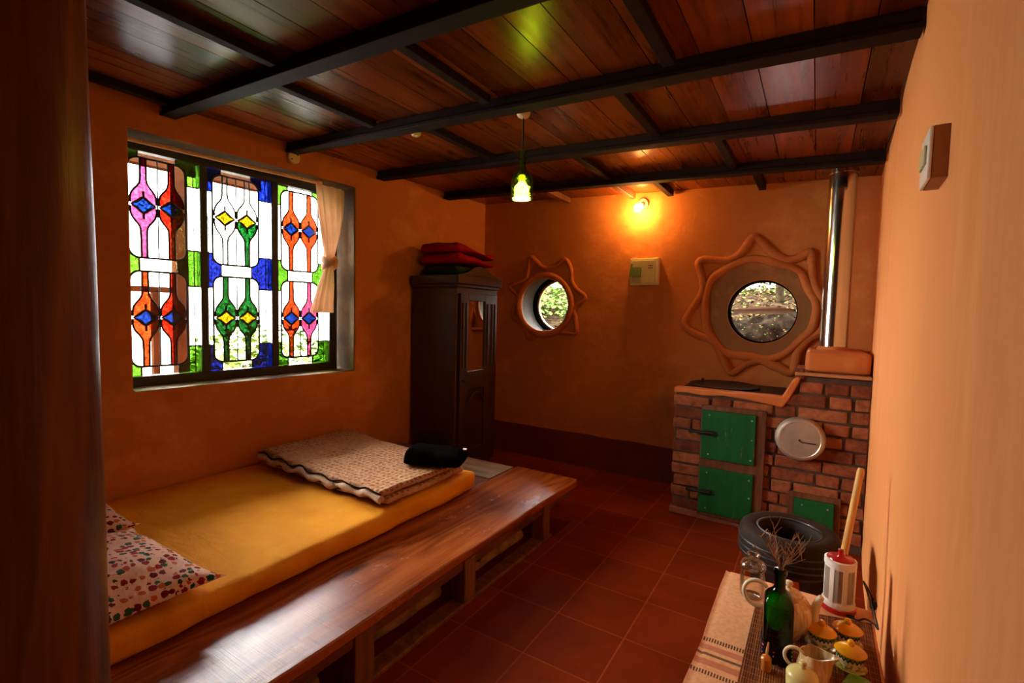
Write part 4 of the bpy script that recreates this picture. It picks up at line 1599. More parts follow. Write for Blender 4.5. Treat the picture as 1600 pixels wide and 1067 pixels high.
body = [(SX0 + 0.012, 0.0), (SX1, 0.0), (SX1, 0.978), (-0.085, 0.978), (-0.1, 0.94), (-0.155, 0.83), (SX0 + 0.012, 0.83)]
m.prism(body, lambda a, b, d: (a, FY + 0.012 + d, b), 0.0, YB - FY - 0.014)
m.build('mortar_body', MT['mortar'], parent=stove, smooth=False)
DOORS = [(-0.592, -0.283, 0.412, 0.722), (-0.594, -0.283, 0.062, 0.352), (-0.062, 0.134, 0.105, 0.268)]
holes = [(-0.60, -0.235, 0.04, 0.715), (-0.09, 0.16, 0.07, 0.262)]
m = MB()
cz_ = 0.052
row = 0
random.seed(21)
CH = 0.0757
while cz_ < 0.985:
    zt = cz_ + 0.062
    x = SX0 + (0 if row % 2 else -0.11)
    pat = [0.225, 0.105] if row % 2 else [0.11, 0.225]
    k = 0
    while x < SX1 - 0.02:
        w = (pat[k % 2] if random.random() < 0.75 else pat[(k + 1) % 2]) + random.uniform(-0.012, 0.012)
        a, b = max(x, SX0 + 0.002), min(x + w, SX1)
        x += w + 0.013
        k += 1
        if b - a < 0.03:
            continue
        segs = [(a, b)]
        for (h0, h1, q0, q1) in holes:
            if zt > q0 and cz_ < q1:
                ns = []
                for (s0, s1) in segs:
                    if s1 <= h0 or s0 >= h1:
                        ns.append((s0, s1))
                    else:
                        if h0 - s0 > 0.02:
                            ns.append((s0, h0))
                        if s1 - h1 > 0.02:
                            ns.append((h1, s1))
                segs = ns
        for (s0, s1) in segs:
            lim = min(top_at(s0 + 0.005), top_at(s1 - 0.005))
            if zt > lim + 0.012 and (s1 < -0.155 or s0 > -0.085):
                continue
            if zt > lim + 0.02:
                s0 = max(s0, -0.095 if zt > 0.9 else -0.13)
                if s1 - s0 < 0.03:
                    continue
            yo = FY + random.uniform(-0.004, 0.006)
            j = lambda: random.uniform(-0.004, 0.004)
            p = [(s0 + j(), yo + j() * .5, cz_ + j()), (s1 + j(), yo + j() * .5, cz_ + j()), (s1 + j(), yo + j() * .5, zt + j()), (s0 + j(), yo + j() * .5, zt + j())]
            q = [(a_, FY + 0.10, c_) for a_, b_, c_ in p]
            tone = random.random()
            m.add(p + q, [(0, 1, 2, 3), (4, 7, 6, 5), (0, 4, 5, 1), (1, 5, 6, 2), (2, 6, 7, 3), (3, 7, 4, 0)], 0, tone)
    cz_ += CH
    row += 1
bt = NT('stove_brick')
v_ = bt.coords()
at_ = bt.node('ShaderNodeAttribute', attribute_name='tone')
bc = bt.ramp(at_.outputs['Fac'], [(0.0, lin(112, 56, 32)), (0.5, lin(146, 78, 46)), (1.0, lin(166, 98, 62))])
bc = bt.mix(1.0, bc, bt.ramp(bt.noise(v_, 16, 6, 0.7), [(0.3, (0.45, 0.42, 0.40, 1)), (0.7, (1.3, 1.3, 1.3, 1))]), 'MULTIPLY')
bt.set(bc, 0.88, bt.bump(bt.noise(v_, 45, 6, 0.75), 0.9, 0.012), spec=0.2)
m.build('brickwork', bt.m, parent=stove, smooth=False, bevel=0.006)

# clay coats: top edge, step and foot
m = MB()
prof = [(SX0, 0.812), (-0.70, 0.818), (-0.60, 0.808), (-0.48, 0.82), (-0.35, 0.812), (-0.24, 0.80), (-0.15, 0.786), (-0.12, 0.83), (-0.075, 0.93), (-0.062, 0.968), (-0.085, 0.975), (-0.11, 0.94), (-0.155, 0.848), (-0.4, 0.848), (SX0, 0.848)]
m.prism([(a, b) for a, b in prof], lambda a, b, d: (a, FY - 0.008 + d, b), 0.0, 0.10)
m.build('clay_edge', MT['relief'], parent=stove, smooth=False, bevel=0.008)
m = MB()
m.prism([(SX0 - 0.004, 0.0), (-0.24, 0.0), (-0.24, 0.02), (-0.36, 0.03), (-0.5, 0.042), (SX0, 0.05)], lambda a, b, d: (a, FY - 0.004 + d, b), 0.0, 0.12)
m.build('clay_foot', MT['brick'], parent=stove, smooth=False, bevel=0.01)
m = MB()
m.box((SX0 + 0.04, FY + 0.085, 0.836), (-0.16, YB - 0.03, 0.842))
m.build('hearth_top', MT['iron'], parent=stove, smooth=False)
m = MB()
m.box((-0.094, FY - 0.012, 0.985), (SX1, YB - 0.01, 1.004))
m.build('ledge', MT['boxside'], parent=stove, smooth=False, bevel=0.005)
m = MB()
slab_soft(m, -0.046, 0.268, FY + 0.03, YB - 0.01, 1.004, 1.128, 14, 14, 6, 0.022, lambda p, u, v, w: p + Vector((0, 0.004 * nz3(p, 9, 1), 0.008 * nz3(p, 5, 2) * (w + 1) / 2)))
m.build('flue_block', MT['relief'], parent=stove, angle=60)

# doors
for i, (a, b, c, d) in enumerate(DOORS):
    m = MB()
    m.box((a, FY - 0.026, c), (b, FY - 0.004, d))
    lab = ['upper green door', 'lower green door', 'small green door at the lower right'][i]
    dd = m.build('door', MT['greendoor'], parent=stove, smooth=False, bevel=0.003)
    dd['label'] = lab
    pts = [(a + 0.045, d - 0.03), (b - 0.022, d - 0.035), (b - 0.018, (c + d) / 2), (a + 0.045, c + 0.03), (b - 0.02, c + 0.03)] if i < 2 else [(a + 0.04, d - 0.035), (b - 0.03, d - 0.035)]
    for (px_, pz_) in pts:
        q = MB()
        q.lathe([(0.0, 0.0), (0.0055, 0.0), (0.004, 0.003), (0.0, 0.004)], 10, M=Matrix.Translation((px_, FY - 0.026, pz_)) @ Matrix.Rotation(PI / 2, 4, 'X'), cap=False)
        q.build('screw', MT['rivet'], parent=dd)
    if i < 2:
        hz = (c + d) / 2 + (0.01 if i == 0 else -0.012)
        q = MB()
        q.tube([(a - 0.062, FY - 0.034, hz), (a - 0.05, FY - 0.038, hz), (a + 0.075, FY - 0.038, hz + 0.004)], 0.0085, 10)
        q.lathe([(0.0, -0.006), (0.015, -0.006), (0.018, 0.0), (0.015, 0.006), (0.0, 0.006)], 16, M=Matrix.Translation((a - 0.062, FY - 0.032, hz)) @ Matrix.Rotation(PI / 2, 4, 'X'), cap=False)
        q.box((a + 0.02, FY - 0.034, hz - 0.014), (a + 0.082, FY - 0.0255, hz + 0.018))
        q.build('latch', MT['iron'], parent=dd, bevel=0.002)
m = MB()
m.box((-0.60, FY - 0.013, 0.722), (-0.228, FY + 0.02, 0.752))
m.box((-0.60, FY - 0.013, 0.352), (-0.228, FY + 0.02, 0.412))
m.box((-0.60, FY - 0.013, 0.035), (-0.228, FY + 0.02, 0.062))
m.box((-0.283, FY - 0.016, 0.035), (-0.228, FY + 0.02, 0.752))
m.box((-0.602, FY - 0.004, 0.035), (-0.59, FY + 0.02, 0.752))
m.build('door_frame', MT['doorframe'], parent=stove, smooth=False, bevel=0.003)
m = MB()
m.box((-0.095, FY - 0.013, 0.268), (0.165, FY + 0.02, 0.30))
m.box((-0.095, FY - 0.008, 0.07), (-0.062, FY + 0.02, 0.268))
m.box((0.134, FY - 0.008, 0.07), (0.165, FY + 0.02, 0.268))
m.box((-0.062, FY - 0.008, 0.07), (0.134, FY + 0.02, 0.105))
m.build('small_door_frame', MT['doorframe'], parent=stove, smooth=False, bevel=0.003)
# round oven lid
lid = MB()
ML = Matrix.Translation((-0.050, FY - 0.002, 0.617)) @ Matrix.Rotation(PI / 2, 4, 'X')
lid.lathe([(0.0, 0.0), (0.124, 0.0), (0.128, 0.006), (0.128, 0.020), (0.123, 0.026), (0.120, 0.040), (0.112, 0.048), (0.104, 0.050), (0.100, 0.047), (0.0, 0.049)], 48, M=ML, cap=False)
lo = lid.build('oven_lid', MT['alu'], parent=stove, angle=30)
lo['label'] = 'round dented aluminium lid'
m = MB()
m.tube([(-0.052, FY - 0.053, 0.613), (-0.04, FY - 0.06, 0.606), (0.03, FY - 0.055, 0.604)], 0.0028, 8)
m.lathe([(0.0, 0.0), (0.006, 0.0), (0.005, 0.006), (0.0, 0.007)], 12, M=Matrix.Translation((-0.052, FY - 0.050, 0.615)) @ Matrix.Rotation(PI / 2, 4, 'X'), cap=False)
m.build('wire_catch', MT['iron'], parent=lo)

# flue pipe
pip = thing('flue_pipe', 'shiny stainless steel flue pipe rising from the brick stove to the ceiling', 'pipe', (0.092, 3.60, 1.1265))
m = MB()
hT = zc(0.092) - 1.1265
m.lathe([(0.074, 0.0), (0.074, hT - 0.03), (0.078, hT - 0.03), (0.078, hT - 0.002), (0.0, hT - 0.002)], 48, cap=False)
m.build('pipe', MT['steel'], parent=pip, angle=30)
m = MB()
m.lathe([(0.0755, 0.0), (0.088, 0.0), (0.084, 0.012), (0.0755, 0.022)], 40, cap=False)
m.build('clay_collar', MT['relief'], parent=pip, angle=50)

# griddle plate lying on the hearth
gr = thing('griddle_plate', 'dark round iron griddle plate lying on the left of the brick stove top', 'griddle', (-0.52, 3.56, 0.8485))
m = MB()
m.lathe([(0.0, 0.0), (0.215, 0.0), (0.222, 0.006), (0.216, 0.009), (0.205, 0.006), (0.0, 0.005)], 48, cap=False)
m.build('plate', MT['iron'], parent=gr, angle=30)
m = MB()
m.lathe([(0.0, 0.005), (0.008, 0.005), (0.006, 0.02), (0.011, 0.034), (0.0, 0.038)], 16, (-0.14, 0.02, 0), cap=False)
m.build('knob', MT['iron'], parent=gr)

# ------------------------------------------------------------------ tyre stool
ty = thing('tyre_stool', 'low stool made of an old black tyre on dark wooden legs beside the stove', 'stool', (-0.058, 2.36, 0))
m = MB()
prof = [(0.118, 0.315), (0.112, 0.335), (0.112, 0.388), (0.118, 0.404), (0.128, 0.410), (0.15, 0.420), (0.172, 0.418), (0.184, 0.408), (0.190, 0.396), (0.193, 0.37), (0.193, 0.32), (0.188, 0.292), (0.172, 0.28), (0.14, 0.282), (0.118, 0.315)]
m.lathe(prof, 72, cap=False)
m.build('tyre', MT['tyre'], parent=ty, angle=50)
m = MB()
for zz in (0.312, 0.338, 0.366):
    m.tube([(0.1925 * math.cos(2 * PI * k / 48), 0.1925 * math.sin(2 * PI * k / 48), zz) for k in range(48)], 0.0035, 6, closed=True)
m.tube([(0.122 * math.cos(2 * PI * k / 48), 0.122 * math.sin(2 * PI * k / 48), 0.409) for k in range(48)], 0.005, 6, closed=True)
m.build('tread_rib', MT['black'], parent=ty)
m = MB()
m.lathe([(0.0, 0.262), (0.16, 0.262), (0.16, 0.281), (0.0, 0.281)], 40, cap=False)
m.build('base_board', MT['stool'], parent=ty, angle=30)
for k in range(4):
    a = PI / 4 + k * PI / 2 + 0.25
    m = MB()
    c, s = math.cos(a), math.sin(a)
    m.rings([[Vector((c * r + dx * w, s * r + dy * w, z)) for dx, dy in ((-1, -1), (1, -1), (1, 1), (-1, 1))] for z, r, w in ((0.0, 0.15, 0.020), (0.13, 0.14, 0.023), (0.262, 0.125, 0.027))])
    m.build('leg', MT['stool'], parent=ty, smooth=False, bevel=0.003)

# ------------------------------------------------------------------ tea table with cloth and mat
TZ = 0.414
tb = thing('tea_table', 'low wooden tea table against the right wall under the woven cloth', 'table', (0, 0, 0))
tx0, tx1, ty0, ty1 = -0.222, 0.184, 0.90, 1.815
m = MB()
m.box((tx0, ty0, TZ - 0.03), (tx1, ty1, TZ))
m.build('tabletop', MT['bedwood'], parent=tb, smooth=False, bevel=0.004)
for a in (tx0 + 0.03, tx1 - 0.03):
    for b in (ty0 + 0.04, ty1 - 0.04):
        m = MB()
        m.box((a - 0.02, b - 0.02, 0.0), (a + 0.02, b + 0.02, TZ - 0.03))
        m.build('leg', MT['bedwood'], parent=tb, smooth=False, bevel=0.003)
CZ = 0.4175


def cloth(u, v):
    # u across (left overhang to the wall), v along
    s = -0.115 + u * (0.115 + tx1 - tx0 + 0.002)
    y = 0.86 + v * (ty1 - 0.86 + 0.10)
    x = tx0 + s
    z = CZ
    r = 0.012
    wav = 0.006 * nz3((0, y, 0), 5.0, 2.0)
    if s < 0:
        x = tx0 - 0.006 - 0.010 * min(1, -s / 0.05) + wav - 0.06 * max(0, 1.2 - y) * min(1, -s / 0.05)
        z = CZ + s + 0.004
    else:
        z = CZ + 0.0007 * nz3((x, y, 0), 7.0, 1.0) - 0.004 * max(0, 1 - s / r)
    if y > ty1 + 0.004:
        d = y - ty1 - 0.004
        z -= d
        y = ty1 + 0.004 + 0.004 * min(1, d / 0.02) + 0.002 * nz3((x, 0, 0), 9.0, 3.0)
    return (x, y, z)


m = MB()
m.grid(cloth, 70, 110)
tag(m.build('table_cloth', MT['cloth'], angle=80, solid=0.0022, fixn=False), 'undyed woven table cloth with dark and red stripes on the low tea table', 'table cloth')
MZ = 0.4205
m = MB()
m.prism([(-0.124, 0.92), (0.176, 0.92), (0.180, 1.735), (-0.118, 1.655)], lambda a, b, d: (a, b, MZ + d), 0.0, 0.0025)
tag(m.build('place_mat', MT['mat'], smooth=False), 'dark brown bamboo slat mat under the tea things', 'mat')
Z = MZ + 0.0026                                  # things stand on the mat

# glass jar with lid, stands on the cloth
jar = thing('glass_jar', 'small clear glass jar with a knobbed glass lid at the far corner of the cloth', 'jar', (-0.135, 1.70, CZ + 0.0024))
m = MB()
m.lathe([(0.0, 0.0), (0.032, 0.0), (0.036, 0.006), (0.037, 0.06), (0.033, 0.082), (0.030, 0.090), (0.028, 0.088), (0.031, 0.08), (0.0345, 0.06), (0.0335, 0.01), (0.0, 0.006)], 40, cap=False)
m.build('body', MT['jarglass'], parent=jar)
m = MB()
m.lathe([(0.0, 0.0905), (0.037, 0.0905), (0.039, 0.096), (0.038, 0.104), (0.030, 0.114), (0.013, 0.119), (0.012, 0.124), (0.019, 0.132), (0.0195, 0.138), (0.012, 0.144), (0.0, 0.146)], 40, cap=False)
m.build('lid', MT['jarlid'], parent=jar)

# teapot
tp = thing('teapot', 'cream brushed teapot with a round loop handle behind the green bottle', 'teapot', (-0.030, 1.545, Z), 0.06)
m = MB()
m.lathe([(0.0, 0.0), (0.036, 0.0), (0.038, 0.006), (0.054, 0.03), (0.062, 0.058), (0.058, 0.088), (0.044, 0.108), (0.034, 0.114), (0.0, 0.115)], 40, cap=False)
m.build('body', MT['streak'], parent=tp)
m = MB()
m.lathe([(0.0, 0.113), (0.036, 0.113), (0.034, 0.119), (0.018, 0.128), (0.007, 0.131), (0.006, 0.136), (0.011, 0.143), (0.008, 0.15), (0.0, 0.152)], 32, cap=False)
m.build('lid', MT['streak'], parent=tp)
m = MB()
path = smooth_open([(0.046, 0, 0.035), (0.060, 0, 0.055), (0.064, 0, 0.085), (0.071, 0, 0.113), (0.079, 0, 0.128)], 5)
m.tube(path, [0.019 - 0.0115 * (i / (len(path) - 1)) ** 0.7 for i in range(len(path))], 14, up=(0, 1, 0))
m.build('spout', MT['porcelain'], parent=tp)
m = MB()
hc = (-0.080, 0, 0.092)
path = [(hc[0] + 0.033 * math.cos(a), 0, hc[2] + 0.037 * math.sin(a)) for a in [math.radians(40 + 280 * i / 24) for i in range(25)]]
m.tube(path, 0.0058, 10, up=(0, 1, 0))
m.build('handle', MT['porcelain'], parent=tp)

# green square bottle with dry twigs
bo = thing('glass_bottle', 'square dark green glass bottle with a patterned band, holding dry twigs', 'bottle', (-0.048, 1.414, Z), 0.10)


def sq_ring(h, z, e):
    out = []
    for j in range(48):
        a = 2 * PI * j / 48
        c, s = math.cos(a), math.sin(a)
        k = (abs(c) ** e + abs(s) ** e) ** (-1 / e)
        out.append(Vector((c * k * h, s * k * h, z)))
    return out


m = MB()
spec = [(0.030, 0.0, 6), (0.034, 0.004, 7), (0.0345, 0.02, 7), (0.0345, 0.150, 7), (0.033, 0.160, 5.5), (0.027, 0.172, 3.5), (0.018, 0.182, 2.4), (0.0135, 0.190, 2), (0.013, 0.225, 2), (0.016, 0.226, 2), (0.016, 0.236, 2), (0.012, 0.237, 2)]
m.rings([sq_ring(*s) for s in spec])
m.build('body', MT['bottle'], parent=bo, angle=50)
m = MB()
m.rings([sq_ring(0.0365, 0.0005, 7), sq_ring(0.0365, 0.052, 7), sq_ring(0.0350, 0.052, 7), sq_ring(0.0350, 0.0005, 7), sq_ring(0.0365, 0.0005, 7)], cap=False)
m.build('patterned_band', MT['bandcloth'], parent=bo, angle=40)
tw = thing('twig_bunch', 'bunch of fine dry brown twigs standing in the green bottle', 'twigs', (-0.048, 1.414, Z + 0.03))
random.seed(5)
for s in range(14):
    m = MB()
    a = random.uniform(-0.9, 0.9)
    sp = random.uniform(0.3, 1.0) * (-1 if s % 2 else 1)
    ex = 0.055 * sp
    ey = random.uniform(-0.03, 0.03)
    hh = random.uniform(0.27, 0.34) - 0.04 * abs(sp)
    base = Vector((0.004 * math.cos(s), 0.004 * math.sin(s), 0.14))
    mid = Vector((0.006 * sp, ey * 0.15, 0.215))
    p = smooth_open([base, mid, (ex * 0.55, ey * 0.6, 0.215 + (hh - 0.215) * 0.5), (ex * (1.0 + 0.1 * a), ey, hh)], 5)
    m.tube(p, [0.0015 - 0.0009 * i / (len(p) - 1) for i in range(len(p))], 5)
    for k in range(5):
        i = random.randint(7, len(p) - 2)
        e = p[i] + Vector((random.uniform(-0.016, 0.016), random.uniform(-0.01, 0.01), random.uniform(0.015, 0.04)))
        m.tube([p[i], (p[i] + e) / 2 + Vector((random.uniform(-.004, .004), 0, 0)), e], [0.0009, 0.0007, 0.0005], 4)
    m.build('twig', MT['twig'], parent=tw)
m = MB()
p = [(0, 0, 0.14), (-0.004, 0, 0.212), (-0.03, 0.0, 0.235), (-0.062, 0.004, 0.248)]
m.tube(smooth_open(p, 5), 0.0009, 5)
m.lathe([(0.0, -0.004), (0.0045, 0.0), (0.0, 0.004)], 10, (-0.064, 0.004, 0.249), cap=False)
m.build('twig', MT['twig'], parent=tw)

# emergency lantern
la = thing('lantern', 'white cylindrical rechargeable lantern with red top and base beside the right wall', 'lantern', (0.098, 1.775, CZ + 0.0024))
m = MB()
m.lathe([(0.0, 0.0), (0.046, 0.0), (0.048, 0.004), (0.048, 0.014), (0.044, 0.016), (0.0, 0.016)], 40, cap=False)
m.build('base', MT['red'], parent=la, angle=35)
m = MB()
m.lathe([(0.0, 0.016), (0.044, 0.016), (0.044, 0.027), (0.042, 0.031), (0.040, 0.031), (0.040, 0.139), (0.042, 0.139), (0.0425, 0.143), (0.0425, 0.157), (0.038, 0.159), (0.0, 0.159)], 40, cap=False)
m.build('body', MT['whiteplastic'], parent=la, angle=35)
for a in (-2.1, -1.25, -0.35, 2.2, 1.2):
    m = MB()
    m.rings([[Vector((r * math.cos(a + t), r * math.sin(a + t), z)) for r, t in ((0.039, -0.17), (0.0425, -0.17), (0.0425, 0.17), (0.039, 0.17))] for z in (0.030, 0.14)])
    m.build('rib', MT['whiteplastic'], parent=la, smooth=False, bevel=0.002)
m = MB()
for a in (-2.55, -1.68, -0.8, 0.4, 1.7):
    m.rings([[Vector((r * math.cos(a + t), r * math.sin(a + t), z)) for r, t in ((0.0402, -0.26), (0.0412, -0.26), (0.0424, 0.0), (0.0412, 0.26), (0.0402, 0.26))] for z in (0.036, 0.134)])
m.build('window', plain('grey_lantern_window', lin(150, 136, 122), 0.1, 0.1, 10, 0.0, spec=0.8), parent=la, smooth=False)
m = MB()
m.lathe([(0.0, 0.157), (0.038, 0.157), (0.036, 0.162), (0.012, 0.165), (0.009, 0.172), (0.007, 0.186), (0.0, 0.188)], 32, cap=False)
m.build('top', MT['red'], parent=la, angle=35)

# cord with its plug
co = thing('power_cord', 'thin black cord with a plug looping from the lantern to the right wall', 'cord', (0, 0, 0))
m = MB()
zz = CZ + 0.006
pts = smooth_open([(0.128, 1.742, zz), (0.145, 1.728, zz), (0.165, 1.745, zz + 0.002), (0.183, 1.71, zz + 0.012), (0.190, 1.69, zz + 0.012), (0.182, 1.72, zz + 0.04), (0.165, 1.755, zz + 0.085), (0.158, 1.775, zz + 0.10), (0.165, 1.79, zz + 0.085), (0.182, 1.80, zz + 0.05), (0.187, 1.80, zz + 0.035)], 6)
m.tube(pts, 0.0026, 8)
m.build('cable', MT['cord'], parent=co)
m = MB()
m.lathe([(0.0, 0.0), (0.008, 0.002), (0.010, 0.012), (0.008, 0.026), (0.0, 0.028)], 14, (0.188, 1.80, zz + 0.012), cap=False)
m.build('plug', MT['cord'], parent=co)
m = MB()
m.tube([(0.118, 1.735, CZ + 0.008), (0.138, 1.732, CZ + 0.008)], 0.0055, 10)
m.build('connector', MT['cord'], parent=co)

# stick with a red socket leaning behind the table
st = thing('mop_handle', 'pale wooden stick with a red end leaning upright behind the white lantern', 'stick', (0, 0, 0))
m = MB()
A, B = Vector((0.058, 1.93, 0.0)), Vector((0.150, 1.985, 0.815))
m.tube([A.lerp(B, t) for t in (0.60, 0.8, 0.985, 1.0)], [0.0115, 0.011, 0.011, 0.008], 14)
m.build('stick', MT['handlewood'], parent=st)
m = MB()
m.tube([A.lerp(B, t) for t in (0.0, 0.06, 0.3, 0.55, 0.63)], [0.045, 0.03, 0.022, 0.015, 0.0125], 16)
m.build('socket', MT['red'], parent=st)

# amber vial with a stick
av = thing('amber_vial', 'tiny amber glass vial with a wooden stick stopper on the bamboo mat', 'vial', (-0.066, 1.345, Z))
m = MB()
m.lathe([(0.0, 0.0), (0.010, 0.0), (0.012, 0.003), (0.012, 0.028), (0.0125, 0.032), (0.0085, 0.038), (0.005, 0.040), (0.0, 0.040)], 20, cap=False)
m.build('body', MT['amber'], parent=av)
m = MB()
m.tube([(0, 0, 0.04), (0.001, 0, 0.055), (0.003, 0, 0.074)], [0.003, 0.0032, 0.0018], 8)
m.build('stopper', MT['handlewood'], parent=av)

# milk jug
ju = thing('milk_jug', 'cream milk jug with a loop handle beside the yellow-lidded cups', 'jug', (0.034, 1.362, Z), 0.0)
m = MB()
rings = []
for r, z, lip in [(0.0, 0.0, 0), (0.026, 0.0, 0), (0.028, 0.004, 0), (0.035, 0.025, 0), (0.036, 0.042, 0.1), (0.031, 0.062, 0.4), (0.030, 0.078, 1.0), (0.0275, 0.0775, 1.0), (0.028, 0.062, 0.4), (0.032, 0.042, 0.1), (0.030, 0.02, 0), (0.0, 0.012, 0)]:
    ring = []
    for j in range(40):
        a = 2 * PI * j / 40
        k = max(0, math.cos(a)) ** 6 * lip
        ring.append(Vector((math.cos(a) * r + k * 0.024, math.sin(a) * r * (1 - 0.2 * k), z + k * 0.006 - 0.004 * lip * (math.cos(a) < -0.5))))
    rings.append(ring)
m.rings(rings, cap=False)
m.build('body', MT['streak'], parent=ju, angle=60)
m = MB()
path = [(-0.040 + 0.022 * math.cos(a), 0, 0.050 + 0.024 * math.sin(a)) for a in [math.radians(38 + 284 * i / 20) for i in range(21)]]
m.tube(path, 0.0042, 10, up=(0, 1, 0))
m.build('handle', MT['porcelain'], parent=ju)

# pale yellow sugar pot
su = thing('sugar_pot', 'pale yellow lidded sugar pot with a cream knob at the bottom edge of the photo', 'pot', (0.012, 1.292, Z))
m = MB()
m.lathe([(0.0, 0.0), (0.030, 0.0), (0.032, 0.004), (0.034, 0.04), (0.033, 0.052), (0.0, 0.052)], 36, cap=False)
m.build('body', MT['potyellow'], parent=su, angle=40)
m = MB()
m.lathe([(0.0, 0.052), (0.034, 0.052), (0.034, 0.056), (0.030, 0.063), (0.016, 0.070), (0.007, 0.073), (0.006, 0.078), (0.0085, 0.084), (0.006, 0.089), (0.0, 0.09)], 36, cap=False)
m.build('lid', MT['potyellow'], parent=su)

# three lidded cups on saucers
def spice_cup(loc, lab, seed):
    c = thing('lidded_cup', lab, 'cup', loc, seed, 'painted cups with yellow lids')
    q = MB()
    q.lathe([(0.0, 0.002), (0.022, 0.0), (0.035, 0.008), (0.037, 0.0105), (0.034, 0.0105), (0.022, 0.005), (0.0, 0.005)], 40, cap=False)
    q.build('saucer', MT['saucer'], parent=c)
    q = MB()
    q.lathe([(0.0, 0.0055), (0.020, 0.0055), (0.022, 0.009), (0.029, 0.022), (0.031, 0.036), (0.030, 0.045), (0.0, 0.045)], 40, cap=False)
    q.build('bowl', MT['zigzag'], parent=c)
    q = MB()
    q.lathe([(0.0, 0.0455), (0.034, 0.0455), (0.0355, 0.048), (0.033, 0.051), (0.022, 0.058), (0.010, 0.061), (0.0, 0.062)], 40, cap=False)
    lid_ = q.build('lid', MT['yellow'], parent=c)
    q = MB()
    q.lathe([(0.0, 0.060), (0.006, 0.061), (0.0085, 0.067), (0.0085, 0.071), (0.005, 0.076), (0.0, 0.077)], 20, cap=False)
    q.build('knob', MT['yellow'], parent=lid_)
    return c


spice_cup((0.052, 1.525, Z), 'yellow-lidded painted cup on the left of the three, nearest the green bottle', 0.2)
spice_cup((0.112, 1.575, Z), 'yellow-lidded painted cup at the back of the three, nearest the lantern', 1.1)
spice_cup((0.114, 1.472, Z), 'yellow-lidded painted cup at the front of the three, by the right wall', 2.0)

# tea packet
m = MB()
slab_soft(m, -0.034, 0.034, -0.03, 0.03, 0.0, 0.016, 14, 12, 4, 0.006, lambda p, u, v, w: p + Vector((0, 0, 0.006 * (1 - u * u) * (w + 1) / 2 + 0.002 * nz3(p, 60, 1) * (w + 1) / 2)))
tag(m.build('tea_packet', MT['packet'], loc=(0.132, 1.392, Z), rot=(0, 0, -0.35), angle=60), 'small green foil packet lying on the mat by the right wall', 'packet')

# ------------------------------------------------------------------ outside
def leaves(mb, c, rad, n, size, seed, squash=0.8):
    rnd = random.Random(seed)
    for _ in range(n):
        while True:
            p = Vector((rnd.uniform(-1, 1), rnd.uniform(-1, 1), rnd.uniform(-1, 1)))
            if p.length < 1:
                break
        p = Vector(c) + Vector((p.x * rad[0], p.y * rad[1], p.z * rad[2]))
        a, t, s = rnd.uniform(0, 6.28), rnd.uniform(-1, 1), size * rnd.uniform(0.6, 1.3)
        d = Vector((math.cos(a), math.sin(a), t * 0.7)).normalized()
        w = d.cross(Vector((rnd.uniform(-1, 1), rnd.uniform(-1, 1), 1))).normalized() * 0.36
        nrm = d.cross(w) * 0.12
        mb.add([p, p + (d * 0.4 + w + nrm) * s, p + d * s, p + (d * 0.4 - w + nrm) * s], [(0, 1, 2, 3)], 0, rnd.random())


def bush(name, lab, c, rad, n, size, seed, mat, stems=5):
    b = thing(name, lab, 'bush', (c[0], c[1], c[2]))
    mb = MB()
    leaves(mb, (0, 0, rad[2]), rad, n, size, seed)
    mb.build('foliage', MT[mat], parent=b, smooth=False, fixn=False)
    rnd = random.Random(seed + 1)
    mb = MB()
    for k in range(stems):
        e = (rnd.uniform(-.5, .5) * rad[0], rnd.uniform(-.5, .5) * rad[1], rad[2] * 1.4)
        mb.tube([(e[0] * .2, e[1] * .2, -0.3), (e[0] * .6, e[1] * .6, rad[2] * .7), e], [0.02, 0.014, 0.006], 6)
    mb.build('stem', MT['bark'], parent=b)
    return b


m = MB()


def garden(u, v):
    x = -9 + u * 5.6
    y = -5 + v * 14
    return (x, y, -0.12 + 0.05 * nz3((x, y, 0), 0.8, 3) + 0.04 * max(0, -x - 5))


m.grid(garden, 30, 40)
struct(m.build('garden_ground', MT['soil']))
m = MB()


def bank(u, v):
    x = -6.0 + u * 8.5
    y = 4.35 + v * 5.5
    z = 0.35 + 0.75 * min(1, (y - 4.35) / 1.1) + 0.16 * max(0, y - 5.2) + 0.10 * nz3((x, y, 0), 1.6, 4) + 0.05 * nz3((x, y, 0), 5, 7) + 0.02 * nz3((x, y, 0), 15, 9)
    return (x, y, z)


m.grid(bank, 110, 80)
struct(m.build('hillside_ground', MT['soil']))
m = MB()
rnd = random.Random(3)
for _ in range(5200):
    u, v = rnd.uniform(0.35, 0.85), rnd.uniform(0.02, 0.95) ** 1.3
    p = Vector(bank(u, v)) + Vector((0, 0, 0.008))
    a = rnd.uniform(0, 6.28)
    d = Vector((math.cos(a), math.sin(a), rnd.uniform(-0.1, 0.7))).normalized()
    w = d.cross(Vector((rnd.uniform(-.6, .6), rnd.uniform(-.6, .6), 1))).normalized() * 0.3
    sz = rnd.uniform(0.025, 0.075)
    m.add([p, p + (d * 0.45 + w) * sz, p + d * sz, p + (d * 0.45 - w) * sz], [(0, 1, 2, 3)], rnd.choice((0, 0, 1, 2)))
ll = m.build('fallen_leaves', [plain('dry_leaf', lin(60, 44, 26), 0.9, 0.6, 5, spec=0.0), plain('dark_leaf', lin(22, 16, 10), 0.9, 0.5, 5, spec=0.0), MT['leaf_dark']], smooth=False, fixn=False)
tag(ll, 'fallen leaves and sprigs over the slope outside the round windows', 'leaves', kind='stuff')
bush('garden_bush', 'leafy green bush outside the middle of the stained glass window', (-5.6, 3.3, -0.1), (0.8, 0.85, 0.62), 2200, 0.09, 11, 'leaf')
bush('garden_bush', 'low leafy bush outside the left part of the stained glass window', (-6.6, 1.2, -0.1), (0.9, 0.8, 0.42), 1200, 0.09, 12, 'leaf')
